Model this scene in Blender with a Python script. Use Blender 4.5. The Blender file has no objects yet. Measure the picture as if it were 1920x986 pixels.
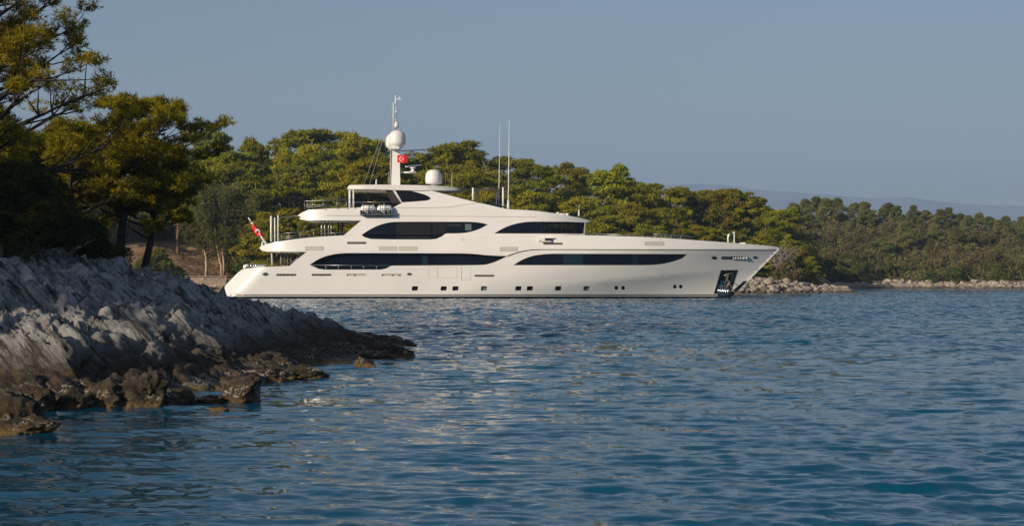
import bpy, bmesh, math, random
import numpy as np
from mathutils import Vector, Matrix
from mathutils.geometry import delaunay_2d_cdt
R = math.radians
sc = bpy.context.scene
# ------------------------------------------------------------------ camera, sky, sun, exposure
F, CX, HY, CAMH = 3200.0, 960.0, 520.0, 2.0          # focal length and principal row in photo pixels
cam_d = bpy.data.cameras.new('camera'); cam = bpy.data.objects.new('camera', cam_d)
sc.collection.objects.link(cam); sc.camera = cam
cam.location = (0, 0, CAMH); cam.rotation_euler = (R(90), 0, 0)
cam_d.sensor_width = 36; cam_d.lens = 36 * F / 1920; cam_d.shift_y = (HY - 493) / 1920
cam_d.clip_start = 0.2; cam_d.clip_end = 30000
SUN_EL, SUN_AZ = 19.0, 226.0                          # degrees; azimuth clockwise from +Y
w = bpy.data.worlds.new('World'); sc.world = w; w.use_nodes = True
nt = w.node_tree; bg = nt.nodes['Background']
sky = nt.nodes.new('ShaderNodeTexSky'); sky.sky_type = 'NISHITA'; sky.sun_disc = False
sky.sun_elevation = R(SUN_EL); sky.sun_rotation = R(SUN_AZ)
sky.air_density = 1.0; sky.dust_density = 1.0; sky.ozone_density = 2.7; sky.altitude = 0
wb = nt.nodes.new('ShaderNodeMix'); wb.data_type = 'RGBA'; wb.blend_type = 'MULTIPLY'; wb.inputs[0].default_value = 1; wb.inputs[7].default_value = (1.04, 0.935, 0.91, 1)   # white balance of the sky
nt.links.new(sky.outputs[0], wb.inputs[6]); nt.links.new(wb.outputs[2], bg.inputs[0]); bg.inputs[1].default_value = 0.074
sl = bpy.data.lights.new('sun', 'SUN'); sl.energy = 5.0; sl.angle = R(0.5); sl.color = (1.0, 0.86, 0.68)
so = bpy.data.objects.new('sun', sl); sc.collection.objects.link(so)
sd = Vector((math.sin(R(SUN_AZ)) * math.cos(R(SUN_EL)), math.cos(R(SUN_AZ)) * math.cos(R(SUN_EL)), math.sin(R(SUN_EL))))
so.rotation_euler = sd.to_track_quat('Z', 'Y').to_euler(); so.location = (-60, -60, 60)
sc.view_settings.view_transform = 'Standard'; sc.view_settings.look = 'None'
sc.view_settings.exposure = 0.26; sc.view_settings.gamma = 1
sc.render.engine = 'CYCLES'
sc.cycles.max_bounces = 6; sc.cycles.diffuse_bounces = 3; sc.cycles.glossy_bounces = 3
sc.cycles.transmission_bounces = 4; sc.cycles.transparent_max_bounces = 8; sc.cycles.volume_bounces = 0
sc.cycles.use_denoising = True; sc.cycles.sample_clamp_indirect = 3
sc.cycles.caustics_reflective = False; sc.cycles.caustics_refractive = False
COL = sc.collection
rng = np.random.default_rng(7); random.seed(7)

# ------------------------------------------------------------------ helpers
def P(px, py, Y): return ((px - CX) / F * Y, Y, CAMH + (HY - py) / F * Y)
def ss(a, b, x):
    t = np.clip((np.asarray(x, dtype=float) - a) / (b - a), 0, 1); return t * t * (3 - 2 * t)
ORG = {}
def world_org(o): return ORG.get(o.name, Vector((0, 0, 0)))
def tag(o, label=None, cat=None, group=None, kind=None):
    if label: o['label'] = label
    if cat: o['category'] = cat
    if group: o['group'] = group
    if kind: o['kind'] = kind
    return o
def empty(name, loc):
    o = bpy.data.objects.new(name, None); COL.objects.link(o); o.location = loc
    o.empty_display_size = 0.5; ORG[o.name] = Vector(loc); return o
def link(name, me, mat, parent=None):
    o = bpy.data.objects.new(name, me); COL.objects.link(o)
    if mat: me.materials.append(mat)
    if parent is not None: o.parent = parent; ORG[o.name] = world_org(parent)
    return o
def np_mesh(name, V, Fa, mat, parent=None, smooth=False, col=None, org=None):
    """V (n,3), Fa (m,k) arrays -> one mesh object"""
    V = np.asarray(V, dtype=np.float32).copy()
    if parent is not None: V -= np.array(world_org(parent), dtype=np.float32)
    if org is not None: V -= np.array(org, dtype=np.float32)
    Fa = np.asarray(Fa, dtype=np.int32); k = Fa.shape[1]
    me = bpy.data.meshes.new(name)
    me.vertices.add(len(V)); me.vertices.foreach_set('co', V.ravel())
    me.loops.add(Fa.size); me.loops.foreach_set('vertex_index', Fa.ravel())
    me.polygons.add(len(Fa)); me.polygons.foreach_set('loop_start', np.arange(0, Fa.size, k, dtype=np.int32))
    me.polygons.foreach_set('loop_total', np.full(len(Fa), k, dtype=np.int32))
    if smooth: me.polygons.foreach_set('use_smooth', np.ones(len(Fa), dtype=bool))
    if col is not None:
        a = me.color_attributes.new('tone', 'FLOAT_COLOR', 'POINT')
        c = np.ones((len(V), 4), dtype=np.float32); c[:, :3] = np.asarray(col)[:, None] if np.ndim(col) == 1 else col
        a.data.foreach_set('color', c.ravel())
    me.update(calc_edges=True); me.validate()
    o = link(name, me, mat, parent)
    if org is not None: o.location = org
    return o
class MB:
    def __init__(s): s.v = []; s.f = []; s.n = {}; s.sm = []
    def add(s, vs, fs, smooth=False, normals=None):
        b = len(s.v); s.v.extend([tuple(map(float, v)) for v in vs])
        if normals is not None:
            for i, n in enumerate(normals): s.n[b + i] = n
        for f in fs: s.f.append(tuple(b + i for i in f)); s.sm.append(smooth)
    def box(s, c, d, rz=0.0):
        hx, hy, hz = d[0] / 2, d[1] / 2, d[2] / 2; m = Matrix.Rotation(rz, 3, 'Z')
        vs = [Vector(c) + m @ Vector((x * hx, y * hy, z * hz)) for x in (-1, 1) for y in (-1, 1) for z in (-1, 1)]
        s.add(vs, [(0, 1, 3, 2), (4, 6, 7, 5), (0, 4, 5, 1), (2, 3, 7, 6), (0, 2, 6, 4), (1, 5, 7, 3)])
    def tube(s, pts, rad, n=8, cap=True):
        pts = [Vector(p) for p in pts]; m = len(pts)
        if not hasattr(rad, '__len__'): rad = [rad] * m
        vs = []; fs = []; ref = None
        for i, p in enumerate(pts):
            t = (pts[min(i + 1, m - 1)] - pts[max(i - 1, 0)]).normalized()
            if ref is None: ref = Vector((1, 0, 0)) if abs(t.x) < 0.8 else Vector((0, 1, 0))
            a = (ref - t * ref.dot(t)).normalized(); bb = t.cross(a); ref = a
            for k in range(n):
                an = 2 * math.pi * k / n; vs.append(p + (a * math.cos(an) + bb * math.sin(an)) * rad[i])
        for i in range(m - 1):
            for k in range(n):
                k2 = (k + 1) % n; fs.append((i * n + k, i * n + k2, (i + 1) * n + k2, (i + 1) * n + k))
        if cap: fs.append(tuple(range(n - 1, -1, -1))); fs.append(tuple((m - 1) * n + k for k in range(n)))
        s.add(vs, fs, True)
    def lathe(s, c, prof, n=28):
        vs = []; fs = []; m = len(prof)
        for r, z in prof:
            for k in range(n):
                a = 2 * math.pi * k / n; vs.append((c[0] + r * math.cos(a), c[1] + r * math.sin(a), c[2] + z))
        for i in range(m - 1):
            for k in range(n):
                k2 = (k + 1) % n; fs.append((i * n + k, i * n + k2, (i + 1) * n + k2, (i + 1) * n + k))
        fs.append(tuple(range(n - 1, -1, -1))); fs.append(tuple((m - 1) * n + k for k in range(n)))
        s.add(vs, fs, True)
    def pieces(s, gap=0.05):
        key = {}; par = list(range(len(s.v)))
        def fd(i):
            while par[i] != i: par[i] = par[par[i]]; i = par[i]
            return i
        for i, v in enumerate(s.v):
            k = (round(v[0], 3), round(v[1], 3), round(v[2], 3))
            if k in key: par[fd(i)] = fd(key[k])
            else: key[k] = i
        for f in s.f:
            for i in f[1:]: par[fd(i)] = fd(f[0])
        used = {fd(f[0]) for f in s.f}; bb = {}
        for i, v in enumerate(s.v):
            r = fd(i)
            if r not in used: continue
            q = bb.setdefault(r, [list(v), list(v)])
            for j in range(3): q[0][j] = min(q[0][j], v[j]); q[1][j] = max(q[1][j], v[j])
        gs = [[[r], q] for r, q in bb.items()]; ch = True
        while ch:
            ch = False
            for i in range(len(gs)):
                for j in range(i + 1, len(gs)):
                    A, B_ = gs[i][1], gs[j][1]
                    if all(A[0][k] - gap <= B_[1][k] and B_[0][k] - gap <= A[1][k] for k in range(3)):
                        gs[i][0] += gs[j][0]; gs[i][1] = [[min(A[0][k], B_[0][k]) for k in range(3)], [max(A[1][k], B_[1][k]) for k in range(3)]]; del gs[j]; ch = True; break
                if ch: break
        out = []
        for rs, _ in gs:
            rs = set(rs); m = MB(); mp = {}
            for f, q in zip(s.f, s.sm):
                if fd(f[0]) in rs:
                    for i in f:
                        if i not in mp:
                            mp[i] = len(m.v); m.v.append(s.v[i])
                            if i in s.n: m.n[mp[i]] = s.n[i]
                    m.f.append(tuple(mp[i] for i in f)); m.sm.append(q)
            out.append(m)
        return out
    def split(s, name, mat, parent):
        os_ = [m.build(name, mat, parent) for m in s.pieces()]; return sorted(os_, key=lambda o: min(v.co.y for v in o.data.vertices))
    def build(s, name, mat, parent=None, org=None):
        me = bpy.data.meshes.new(name); og = world_org(parent) if parent is not None else Vector(org or (0, 0, 0))
        me.from_pydata([(v[0] - og[0], v[1] - og[1], v[2] - og[2]) for v in s.v], [], s.f)
        me.polygons.foreach_set('use_smooth', s.sm)
        if s.n:
            me.polygons.foreach_set('use_smooth', [True] * len(s.f))
            me.update(); vn = [tuple(v.normal) for v in me.vertices]
            for i, n in s.n.items(): vn[i] = n
            me.normals_split_custom_set_from_vertices(vn)
        me.update(); o = link(name, me, mat, parent)
        if parent is None and org is not None: o.location = org
        return o
def copy_tree(o, parent=None):
    c = o.copy(); COL.objects.link(c); c.parent = parent
    for ch in o.children: copy_tree(ch, c)
    return c

# numpy noise
_pm = rng.permutation(256).astype(np.int64); _gv = rng.normal(size=(256, 3)); _gv /= np.linalg.norm(_gv, axis=1)[:, None]
_jt = rng.random((256, 3))
def _h(i, j, k): return _pm[(_pm[(_pm[i & 255] + j) & 255] + k) & 255]
def perlin(p):
    p = np.asarray(p, dtype=float); f0 = np.floor(p).astype(np.int64); f = p - f0; u = f * f * f * (f * (f * 6 - 15) + 10)
    r = 0
    for i in (0, 1):
        for j in (0, 1):
            for k in (0, 1):
                g = _gv[_h(f0[:, 0] + i, f0[:, 1] + j, f0[:, 2] + k)]
                d = (g * (f - np.array([i, j, k]))).sum(1)
                wt = (u[:, 0] if i else 1 - u[:, 0]) * (u[:, 1] if j else 1 - u[:, 1]) * (u[:, 2] if k else 1 - u[:, 2])
                r = r + d * wt
    return r * 1.6
def fbm(p, o=4, g=0.5):
    a, r, q = 1.0, 0, np.asarray(p, dtype=float)
    for _ in range(o): r = r + a * perlin(q); a *= g; q = q * 2.03 + 11.3
    return r
def ridged(p, o=4, g=0.55):
    a, r, q = 1.0, 0, np.asarray(p, dtype=float)
    for _ in range(o): r = r + a * (1 - np.abs(perlin(q)) * 2.2); a *= g; q = q * 2.1 + 7.7
    return r
def worley(p):
    p = np.asarray(p, dtype=float); c = np.floor(p).astype(np.int64); vec = np.zeros_like(p)
    d1 = np.full(len(p), 9.0); d2 = np.full(len(p), 9.0); cid = np.zeros(len(p), dtype=np.int64)
    for i in (-1, 0, 1):
        for j in (-1, 0, 1):
            for k in (-1, 0, 1):
                q = c + (i, j, k); h = _h(q[:, 0], q[:, 1], q[:, 2])
                dv = p - q - _jt[h]; d = np.linalg.norm(dv, axis=1)
                m = d < d1; d2 = np.where(m, d1, np.minimum(d2, d)); cid = np.where(m, h, cid); vec = np.where(m[:, None], dv, vec); d1 = np.where(m, d, d1)
    return d1, d2, cid, vec

# ------------------------------------------------------------------ materials
def new_mat(name):
    m = bpy.data.materials.new(name); m.use_nodes = True
    return m, m.node_tree, m.node_tree.nodes['Principled BSDF']
def pbr(name, col, rough=0.5, metal=0.0, spec=0.5, var=0.0, scale=3.0, bump=0.0):
    m, t, b = new_mat(name)
    b.inputs['Base Color'].default_value = (*col, 1); b.inputs['Roughness'].default_value = rough
    b.inputs['Metallic'].default_value = metal; b.inputs['Specular IOR Level'].default_value = spec
    if var or bump:
        n = t.nodes.new('ShaderNodeTexNoise'); n.inputs['Scale'].default_value = scale; n.inputs['Detail'].default_value = 6
        tc = t.nodes.new('ShaderNodeTexCoord'); t.links.new(tc.outputs['Object'], n.inputs['Vector'])
        if var:
            r = t.nodes.new('ShaderNodeValToRGB'); r.color_ramp.elements[0].position = 0.3; r.color_ramp.elements[1].position = 0.7
            r.color_ramp.elements[0].color = (*[c * (1 - var) for c in col], 1); r.color_ramp.elements[1].color = (*[min(1, c * (1 + var)) for c in col], 1)
            t.links.new(n.outputs[0], r.inputs[0]); t.links.new(r.outputs[0], b.inputs['Base Color'])
        if bump:
            bp = t.nodes.new('ShaderNodeBump'); bp.inputs['Strength'].default_value = bump; bp.inputs['Distance'].default_value = 0.05
            t.links.new(n.outputs[0], bp.inputs['Height']); t.links.new(bp.outputs[0], b.inputs['Normal'])
    return m
def foliage_mat(name, c0, c1, trans=0.35, ovar=0.25):
    m, t, b = new_mat(name); N = t.nodes; L = t.links
    at = N.new('ShaderNodeAttribute'); at.attribute_name = 'tone'
    r = N.new('ShaderNodeValToRGB'); r.color_ramp.elements[0].color = (*c0, 1); r.color_ramp.elements[1].color = (*c1, 1)
    L.new(at.outputs['Fac'], r.inputs[0])
    oi = N.new('ShaderNodeObjectInfo'); mr = N.new('ShaderNodeMapRange')
    mr.inputs['To Min'].default_value = 1 - ovar; mr.inputs['To Max'].default_value = 1 + ovar
    hs = N.new('ShaderNodeHueSaturation'); L.new(oi.outputs['Random'], mr.inputs[0]); L.new(mr.outputs[0], hs.inputs['Value'])
    m2 = N.new('ShaderNodeMapRange'); m2.inputs['To Min'].default_value = 0.478; m2.inputs['To Max'].default_value = 0.518
    mu = N.new('ShaderNodeMath'); mu.operation = 'MULTIPLY'; mu.inputs[1].default_value = 7.31
    fr = N.new('ShaderNodeMath'); fr.operation = 'FRACT'
    L.new(oi.outputs['Random'], mu.inputs[0]); L.new(mu.outputs[0], fr.inputs[0]); L.new(fr.outputs[0], m2.inputs[0]); L.new(m2.outputs[0], hs.inputs['Hue'])
    L.new(r.outputs[0], hs.inputs['Color']); L.new(hs.outputs[0], b.inputs['Base Color'])
    b.inputs['Roughness'].default_value = 0.75; b.inputs['Specular IOR Level'].default_value = 0.08
    tr = N.new('ShaderNodeBsdfTranslucent'); L.new(hs.outputs[0], tr.inputs[0])
    mx = N.new('ShaderNodeMixShader'); mx.inputs[0].default_value = trans
    L.new(b.outputs[0], mx.inputs[1]); L.new(tr.outputs[0], mx.inputs[2]); L.new(mx.outputs[0], N['Material Output'].inputs[0])
    return m
M = {}
M['paint'] = pbr('white_gloss_paint', (0.76, 0.735, 0.695), 0.22, spec=0.5, var=0.035, scale=0.35, bump=0.06)
M['paint2'] = pbr('white_mast_paint', (0.78, 0.765, 0.73), 0.4)
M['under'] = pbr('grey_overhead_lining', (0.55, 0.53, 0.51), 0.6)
M['black'] = pbr('black_boot_paint', (0.012, 0.012, 0.014), 0.35)
M['glass'] = pbr('dark_tinted_glass', (0.006, 0.009, 0.016), 0.08, spec=0.08, var=0.35, scale=0.35)
M['glass_brown'] = pbr('brown_tinted_glass', (0.05, 0.04, 0.035), 0.12, spec=0.1)
M['pane_lit'] = pbr('pale_curtained_glass', (0.10, 0.15, 0.14), 0.15)
M['pane_dark'] = pbr('dark_blind_panel', (0.016, 0.015, 0.018), 0.3, spec=0.1)
M['teal'] = pbr('blue_green_glass', (0.012, 0.03, 0.042), 0.1, spec=0.1)
M['chrome'] = pbr('polished_steel', (0.75, 0.75, 0.74), 0.18, metal=1.0)
M['steel'] = pbr('brushed_rail_steel', (0.33, 0.34, 0.34), 0.32, metal=0.8)
M['vent'] = pbr('beige_louvre_paint', (0.50, 0.50, 0.44), 0.5)
M['seam'] = pbr('grey_panel_seam', (0.33, 0.28, 0.23), 0.6)
M['slot'] = pbr('brown_recess_paint', (0.09, 0.075, 0.06), 0.5)
M['smudge'] = pbr('faint_grey_smudge', (0.62, 0.60, 0.57), 0.4, var=0.05, scale=4)
M['canvas'] = pbr('grey_awning_canvas', (0.28, 0.26, 0.24), 0.8, var=0.1, scale=2)
M['red'] = pbr('red_flag_cloth', (0.70, 0.015, 0.012), 0.7)
M['white_cloth'] = pbr('white_flag_cloth', (0.8, 0.8, 0.8), 0.7)
M['chain'] = pbr('grey_galvanised_chain', (0.16, 0.15, 0.13), 0.5, metal=0.5)
M['strap'] = pbr('dark_rubber_strap', (0.03, 0.035, 0.035), 0.6)
M['deckwood'] = pbr('teak_deck', (0.22, 0.14, 0.08), 0.6, var=0.15, scale=3)
m, t, b = new_mat('clear_bridge_glass'); b.inputs['Base Color'].default_value = (0.01, 0.016, 0.026, 1); b.inputs['Roughness'].default_value = 0.06
b.inputs['Specular IOR Level'].default_value = 0.3
tp = t.nodes.new('ShaderNodeBsdfTransparent'); tp.inputs[0].default_value = (0.55, 0.62, 0.6, 1)
mx = t.nodes.new('ShaderNodeMixShader'); mx.inputs[0].default_value = 0.72
t.links.new(b.outputs[0], mx.inputs[1]); t.links.new(tp.outputs[0], mx.inputs[2]); t.links.new(mx.outputs[0], t.nodes['Material Output'].inputs[0]); M['bridge_glass'] = m
M['bark_pine'] = pbr('reddish_pine_bark', (0.17, 0.105, 0.07), 0.9, var=0.4, scale=4, bump=0.4)
M['bark_dark'] = pbr('dark_grey_bark', (0.06, 0.045, 0.035), 0.9, var=0.4, scale=6, bump=0.4)
M['bark_pale'] = pbr('pale_peeling_bark', (0.42, 0.29, 0.21), 0.8, var=0.35, scale=2.5, bump=0.2)
M['bark_bare'] = pbr('bleached_bare_wood', (0.30, 0.25, 0.22), 0.85, var=0.2, scale=3)
M['pine'] = foliage_mat('sunlit_pine_needles', (0.11, 0.12, 0.008), (0.37, 0.355, 0.018), 0.27)
M['pine_near'] = foliage_mat('yellow_green_pine_needles', (0.09, 0.095, 0.007), (0.42, 0.36, 0.013), 0.4, 0.08)
M['pine_far'] = foliage_mat('grey_green_pine_needles', (0.10, 0.105, 0.03), (0.27, 0.27, 0.08), 0.35, 0.18)
M['maquis'] = foliage_mat('dry_olive_scrub_leaves', (0.08, 0.07, 0.028), (0.26, 0.225, 0.09), 0.3, 0.28)
M['maquis_green'] = foliage_mat('dark_green_scrub_leaves', (0.05, 0.06, 0.014), (0.18, 0.19, 0.035), 0.3, 0.28)
M['euc'] = foliage_mat('olive_hanging_leaves', (0.07, 0.08, 0.022), (0.23, 0.24, 0.07), 0.3, 0.1)
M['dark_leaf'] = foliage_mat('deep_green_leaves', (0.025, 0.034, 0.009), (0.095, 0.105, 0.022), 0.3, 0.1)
# ------------------------------------------------------------------ rock and soil materials
def rock_mat(name, light, dark, tide, bump=0.9, warm=(0.30, 0.24, 0.18)):
    """limestone: pale above the tide line, brown-black band, barnacles and algae at the water, brightened in place of warm sun"""
    m, t, b = new_mat(name); N = t.nodes; L = t.links
    g = N.new('ShaderNodeNewGeometry'); sx = N.new('ShaderNodeSeparateXYZ'); L.new(g.outputs['Position'], sx.inputs[0])
    def noise(s, d=8, ro=0.6, vec=None):
        n = N.new('ShaderNodeTexNoise'); n.inputs['Scale'].default_value = s; n.inputs['Detail'].default_value = d
        n.inputs['Roughness'].default_value = ro; L.new(vec or g.outputs['Position'], n.inputs['Vector']); return n
    def mix(f, a, c):
        x = N.new('ShaderNodeMix'); x.data_type = 'RGBA'
        if isinstance(f, float): x.inputs[0].default_value = f
        else: L.new(f, x.inputs[0])
        for i, v in ((6, a), (7, c)):
            if isinstance(v, tuple): x.inputs[i].default_value = (*v, 1)
            else: L.new(v, x.inputs[i])
        return x.outputs[2]
    def ramp(src, a, c):
        r = N.new('ShaderNodeMapRange'); r.interpolation_type = 'SMOOTHSTEP'
        r.inputs['From Min'].default_value = a; r.inputs['From Max'].default_value = c; L.new(src, r.inputs[0]); return r.outputs[0]
    def add(a, c, k):
        x = N.new('ShaderNodeMath'); x.operation = 'MULTIPLY_ADD'; L.new(a, x.inputs[0]); x.inputs[1].default_value = k; L.new(c, x.inputs[2]); return x.outputs[0]
    n1 = noise(0.9); n2 = noise(5.5, 10, 0.7); n3 = noise(22, 6, 0.7)
    base = mix(ramp(n1.outputs[0], 0.38, 0.62), light, tuple(c * 0.62 for c in light))
    base = mix(ramp(n2.outputs[0], 0.52, 0.70), base, dark)
    base = mix(ramp(noise(1.7, 5).outputs[0], 0.60, 0.72), base, warm)
    zz = add(n1.outputs[0], sx.outputs[2], tide * 1.5)
    up = ramp(zz, tide * 1.35, tide * 3.1)
    low = mix(ramp(n2.outputs[0], 0.4, 0.65), (0.028, 0.021, 0.013), (0.12, 0.08, 0.038))
    zb = add(n2.outputs[0], sx.outputs[2], 0.30)
    barn = N.new('ShaderNodeMath'); barn.operation = 'MULTIPLY'
    bc = N.new('ShaderNodeMath'); bc.operation = 'MULTIPLY'; L.new(ramp(n3.outputs[0], 0.46, 0.60), bc.inputs[0]); L.new(ramp(noise(2.6, 4).outputs[0], 0.50, 0.60), bc.inputs[1])
    L.new(bc.outputs[0], barn.inputs[0])
    lo = ramp(zb, 0.20, 0.27); hi = ramp(zb, 0.47, 0.38)
    b2 = N.new('ShaderNodeMath'); b2.operation = 'MULTIPLY'; L.new(lo, b2.inputs[0]); L.new(hi, b2.inputs[1])
    L.new(b2.outputs[0], barn.inputs[1])
    low = mix(ramp(zb, 0.26, 0.16), low, (0.24, 0.15, 0.05))  # algae tint, its colour also brightened to stand in for golden sunlight
    low = mix(barn.outputs[0], low, (0.60, 0.53, 0.40))
    mr_ = N.new('ShaderNodeMapping'); mr_.inputs['Rotation'].default_value = (R(18), R(-48), 0); L.new(g.outputs['Position'], mr_.inputs[0])
    mq_ = N.new('ShaderNodeMapping'); mq_.inputs['Scale'].default_value = (0.35, 0.5, 3.6); L.new(mr_.outputs[0], mq_.inputs[0])
    base = mix(ramp(noise(2.0, 10, 0.75, mq_.outputs[0]).outputs[0], 0.49, 0.41), base, tuple(x_ * 0.55 for x_ in dark))
    col = mix(up, low, base); L.new(col, b.inputs['Base Color'])
    wr = N.new('ShaderNodeMapRange'); wr.inputs['From Min'].default_value = 0.10; wr.inputs['From Max'].default_value = 0.45; wr.inputs['To Min'].default_value = 0.28; wr.inputs['To Max'].default_value = 0.88; L.new(zb, wr.inputs[0]); L.new(wr.outputs[0], b.inputs['Roughness'])
    b.inputs['Specular IOR Level'].default_value = 0.4
    m0_ = N.new('ShaderNodeMapping'); m0_.inputs['Rotation'].default_value = (R(18), R(-48), 0); L.new(g.outputs['Position'], m0_.inputs[0])
    mp = N.new('ShaderNodeMapping'); mp.inputs['Scale'].default_value = (1, 1, 4); L.new(m0_.outputs[0], mp.inputs[0])
    na = noise(1.6, 12, 0.72, mp.outputs[0]); nb = noise(9, 8, 0.7)
    hsum = add(nb.outputs[0], na.outputs[0], 0.35)
    bp = N.new('ShaderNodeBump'); bp.inputs['Strength'].default_value = bump; bp.inputs['Distance'].default_value = 0.22
    L.new(hsum, bp.inputs['Height']); L.new(bp.outputs[0], b.inputs['Normal'])
    return m
M['rock'] = rock_mat('weathered_grey_limestone', (0.54, 0.525, 0.50), (0.13, 0.115, 0.10), 0.46, 1.0)
M['rock_far'] = rock_mat('pale_shore_limestone', (0.50, 0.42, 0.33), (0.22, 0.17, 0.12), 0.20, 0.8, (0.42, 0.29, 0.19))

def soil_mat():
    m, t, b = new_mat('sandy_soil_and_litter'); N = t.nodes; L = t.links
    g = N.new('ShaderNodeNewGeometry'); n = N.new('ShaderNodeTexNoise'); n.inputs['Scale'].default_value = 0.12; n.inputs['Detail'].default_value = 9; n.inputs['Roughness'].default_value = 0.65
    L.new(g.outputs['Position'], n.inputs['Vector'])
    r = N.new('ShaderNodeValToRGB'); e = r.color_ramp.elements
    e[0].position = 0.34; e[0].color = (0.17, 0.095, 0.055, 1); e[1].position = 0.66; e[1].color = (0.44, 0.31, 0.20, 1)
    x = e.new(0.5); x.color = (0.29, 0.19, 0.115, 1)
    L.new(n.outputs[0], r.inputs[0]); L.new(r.outputs[0], b.inputs['Base Color'])
    b.inputs['Roughness'].default_value = 0.95; b.inputs['Specular IOR Level'].default_value = 0.1
    n2 = N.new('ShaderNodeTexNoise'); n2.inputs['Scale'].default_value = 1.3; n2.inputs['Detail'].default_value = 8; L.new(g.outputs['Position'], n2.inputs['Vector'])
    bp = N.new('ShaderNodeBump'); bp.inputs['Strength'].default_value = 0.8; bp.inputs['Distance'].default_value = 0.5
    L.new(n2.outputs[0], bp.inputs['Height']); L.new(bp.outputs[0], b.inputs['Normal']); return m
M['soil'] = soil_mat()

# ------------------------------------------------------------------ water: one polar sheet out to the horizon
def water_mat():
    m, t, b = new_mat('rippled_sea_water'); N = t.nodes; L = t.links
    b.inputs['Base Color'].default_value = (0.004, 0.050, 0.085, 1); b.inputs['Roughness'].default_value = 0.06
    b.inputs['IOR'].default_value = 1.333; b.inputs['Specular IOR Level'].default_value = 0.42
    g = N.new('ShaderNodeNewGeometry')
    big = N.new('ShaderNodeTexNoise'); big.inputs['Scale'].default_value = 0.05; big.inputs['Detail'].default_value = 3; L.new(g.outputs['Position'], big.inputs['Vector'])
    r = N.new('ShaderNodeValToRGB'); r.color_ramp.elements[0].position = 0.35; r.color_ramp.elements[1].position = 0.68
    r.color_ramp.elements[0].color = (0.0005, 0.056, 0.112, 1); r.color_ramp.elements[1].color = (0.0008, 0.076, 0.132, 1)
    L.new(big.outputs[0], r.inputs[0]); L.new(r.outputs[0], b.inputs['Base Color'])
    acc = None
    for sc_, am in ((1.5, 1.15), (4.0, 1.35), (10.0, 0.8)):
        mp = N.new('ShaderNodeMapping'); mp.inputs['Scale'].default_value = (0.42, 1.0, 1.0); mp.inputs['Rotation'].default_value = (0, 0, 0.10 * sc_)
        L.new(g.outputs['Position'], mp.inputs[0])
        n = N.new('ShaderNodeTexNoise'); n.inputs['Scale'].default_value = sc_; n.inputs['Detail'].default_value = 2.0; n.inputs['Distortion'].default_value = 0.4
        L.new(mp.outputs[0], n.inputs['Vector'])
        s0 = N.new('ShaderNodeVectorMath'); s0.operation = 'SUBTRACT'; L.new(n.outputs['Color'], s0.inputs[0]); s0.inputs[1].default_value = (0.5, 0.5, 0.5)
        s1 = N.new('ShaderNodeVectorMath'); s1.operation = 'MULTIPLY'; L.new(s0.outputs[0], s1.inputs[0]); s1.inputs[1].default_value = (am * 0.8, am * 1.25, 0)
        if acc is None: acc = s1.outputs[0]
        else:
            s2 = N.new('ShaderNodeVectorMath'); s2.operation = 'ADD'; L.new(acc, s2.inputs[0]); L.new(s1.outputs[0], s2.inputs[1]); acc = s2.outputs[0]
    # large calm and ruffled patches
    ln = N.new('ShaderNodeVectorMath'); ln.operation = 'LENGTH'; L.new(g.outputs['Position'], ln.inputs[0])
    fr = N.new('ShaderNodeMapRange'); fr.inputs['From Min'].default_value = 15; fr.inputs['From Max'].default_value = 60; fr.inputs['To Min'].default_value = 0.16; fr.inputs['To Max'].default_value = 0.8; L.new(ln.outputs['Value'], fr.inputs[0])
    pr = N.new('ShaderNodeMapRange'); pr.inputs['From Min'].default_value = 0.3; pr.inputs['From Max'].default_value = 0.7; pr.inputs['To Min'].default_value = 0.65; pr.inputs['To Max'].default_value = 1.25; L.new(big.outputs[0], pr.inputs[0])
    ml = N.new('ShaderNodeMath'); ml.operation = 'MULTIPLY'; L.new(fr.outputs[0], ml.inputs[0]); L.new(pr.outputs[0], ml.inputs[1])
    sc1 = N.new('ShaderNodeVectorMath'); sc1.operation = 'SCALE'; L.new(acc, sc1.inputs[0]); L.new(ml.outputs[0], sc1.inputs['Scale'])
    ad = N.new('ShaderNodeVectorMath'); ad.operation = 'ADD'; L.new(g.outputs['Normal'], ad.inputs[0]); L.new(sc1.outputs[0], ad.inputs[1])
    nm = N.new('ShaderNodeVectorMath'); nm.operation = 'NORMALIZE'; L.new(ad.outputs[0], nm.inputs[0])
    L.new(nm.outputs[0], b.inputs['Normal']); return m
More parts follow.
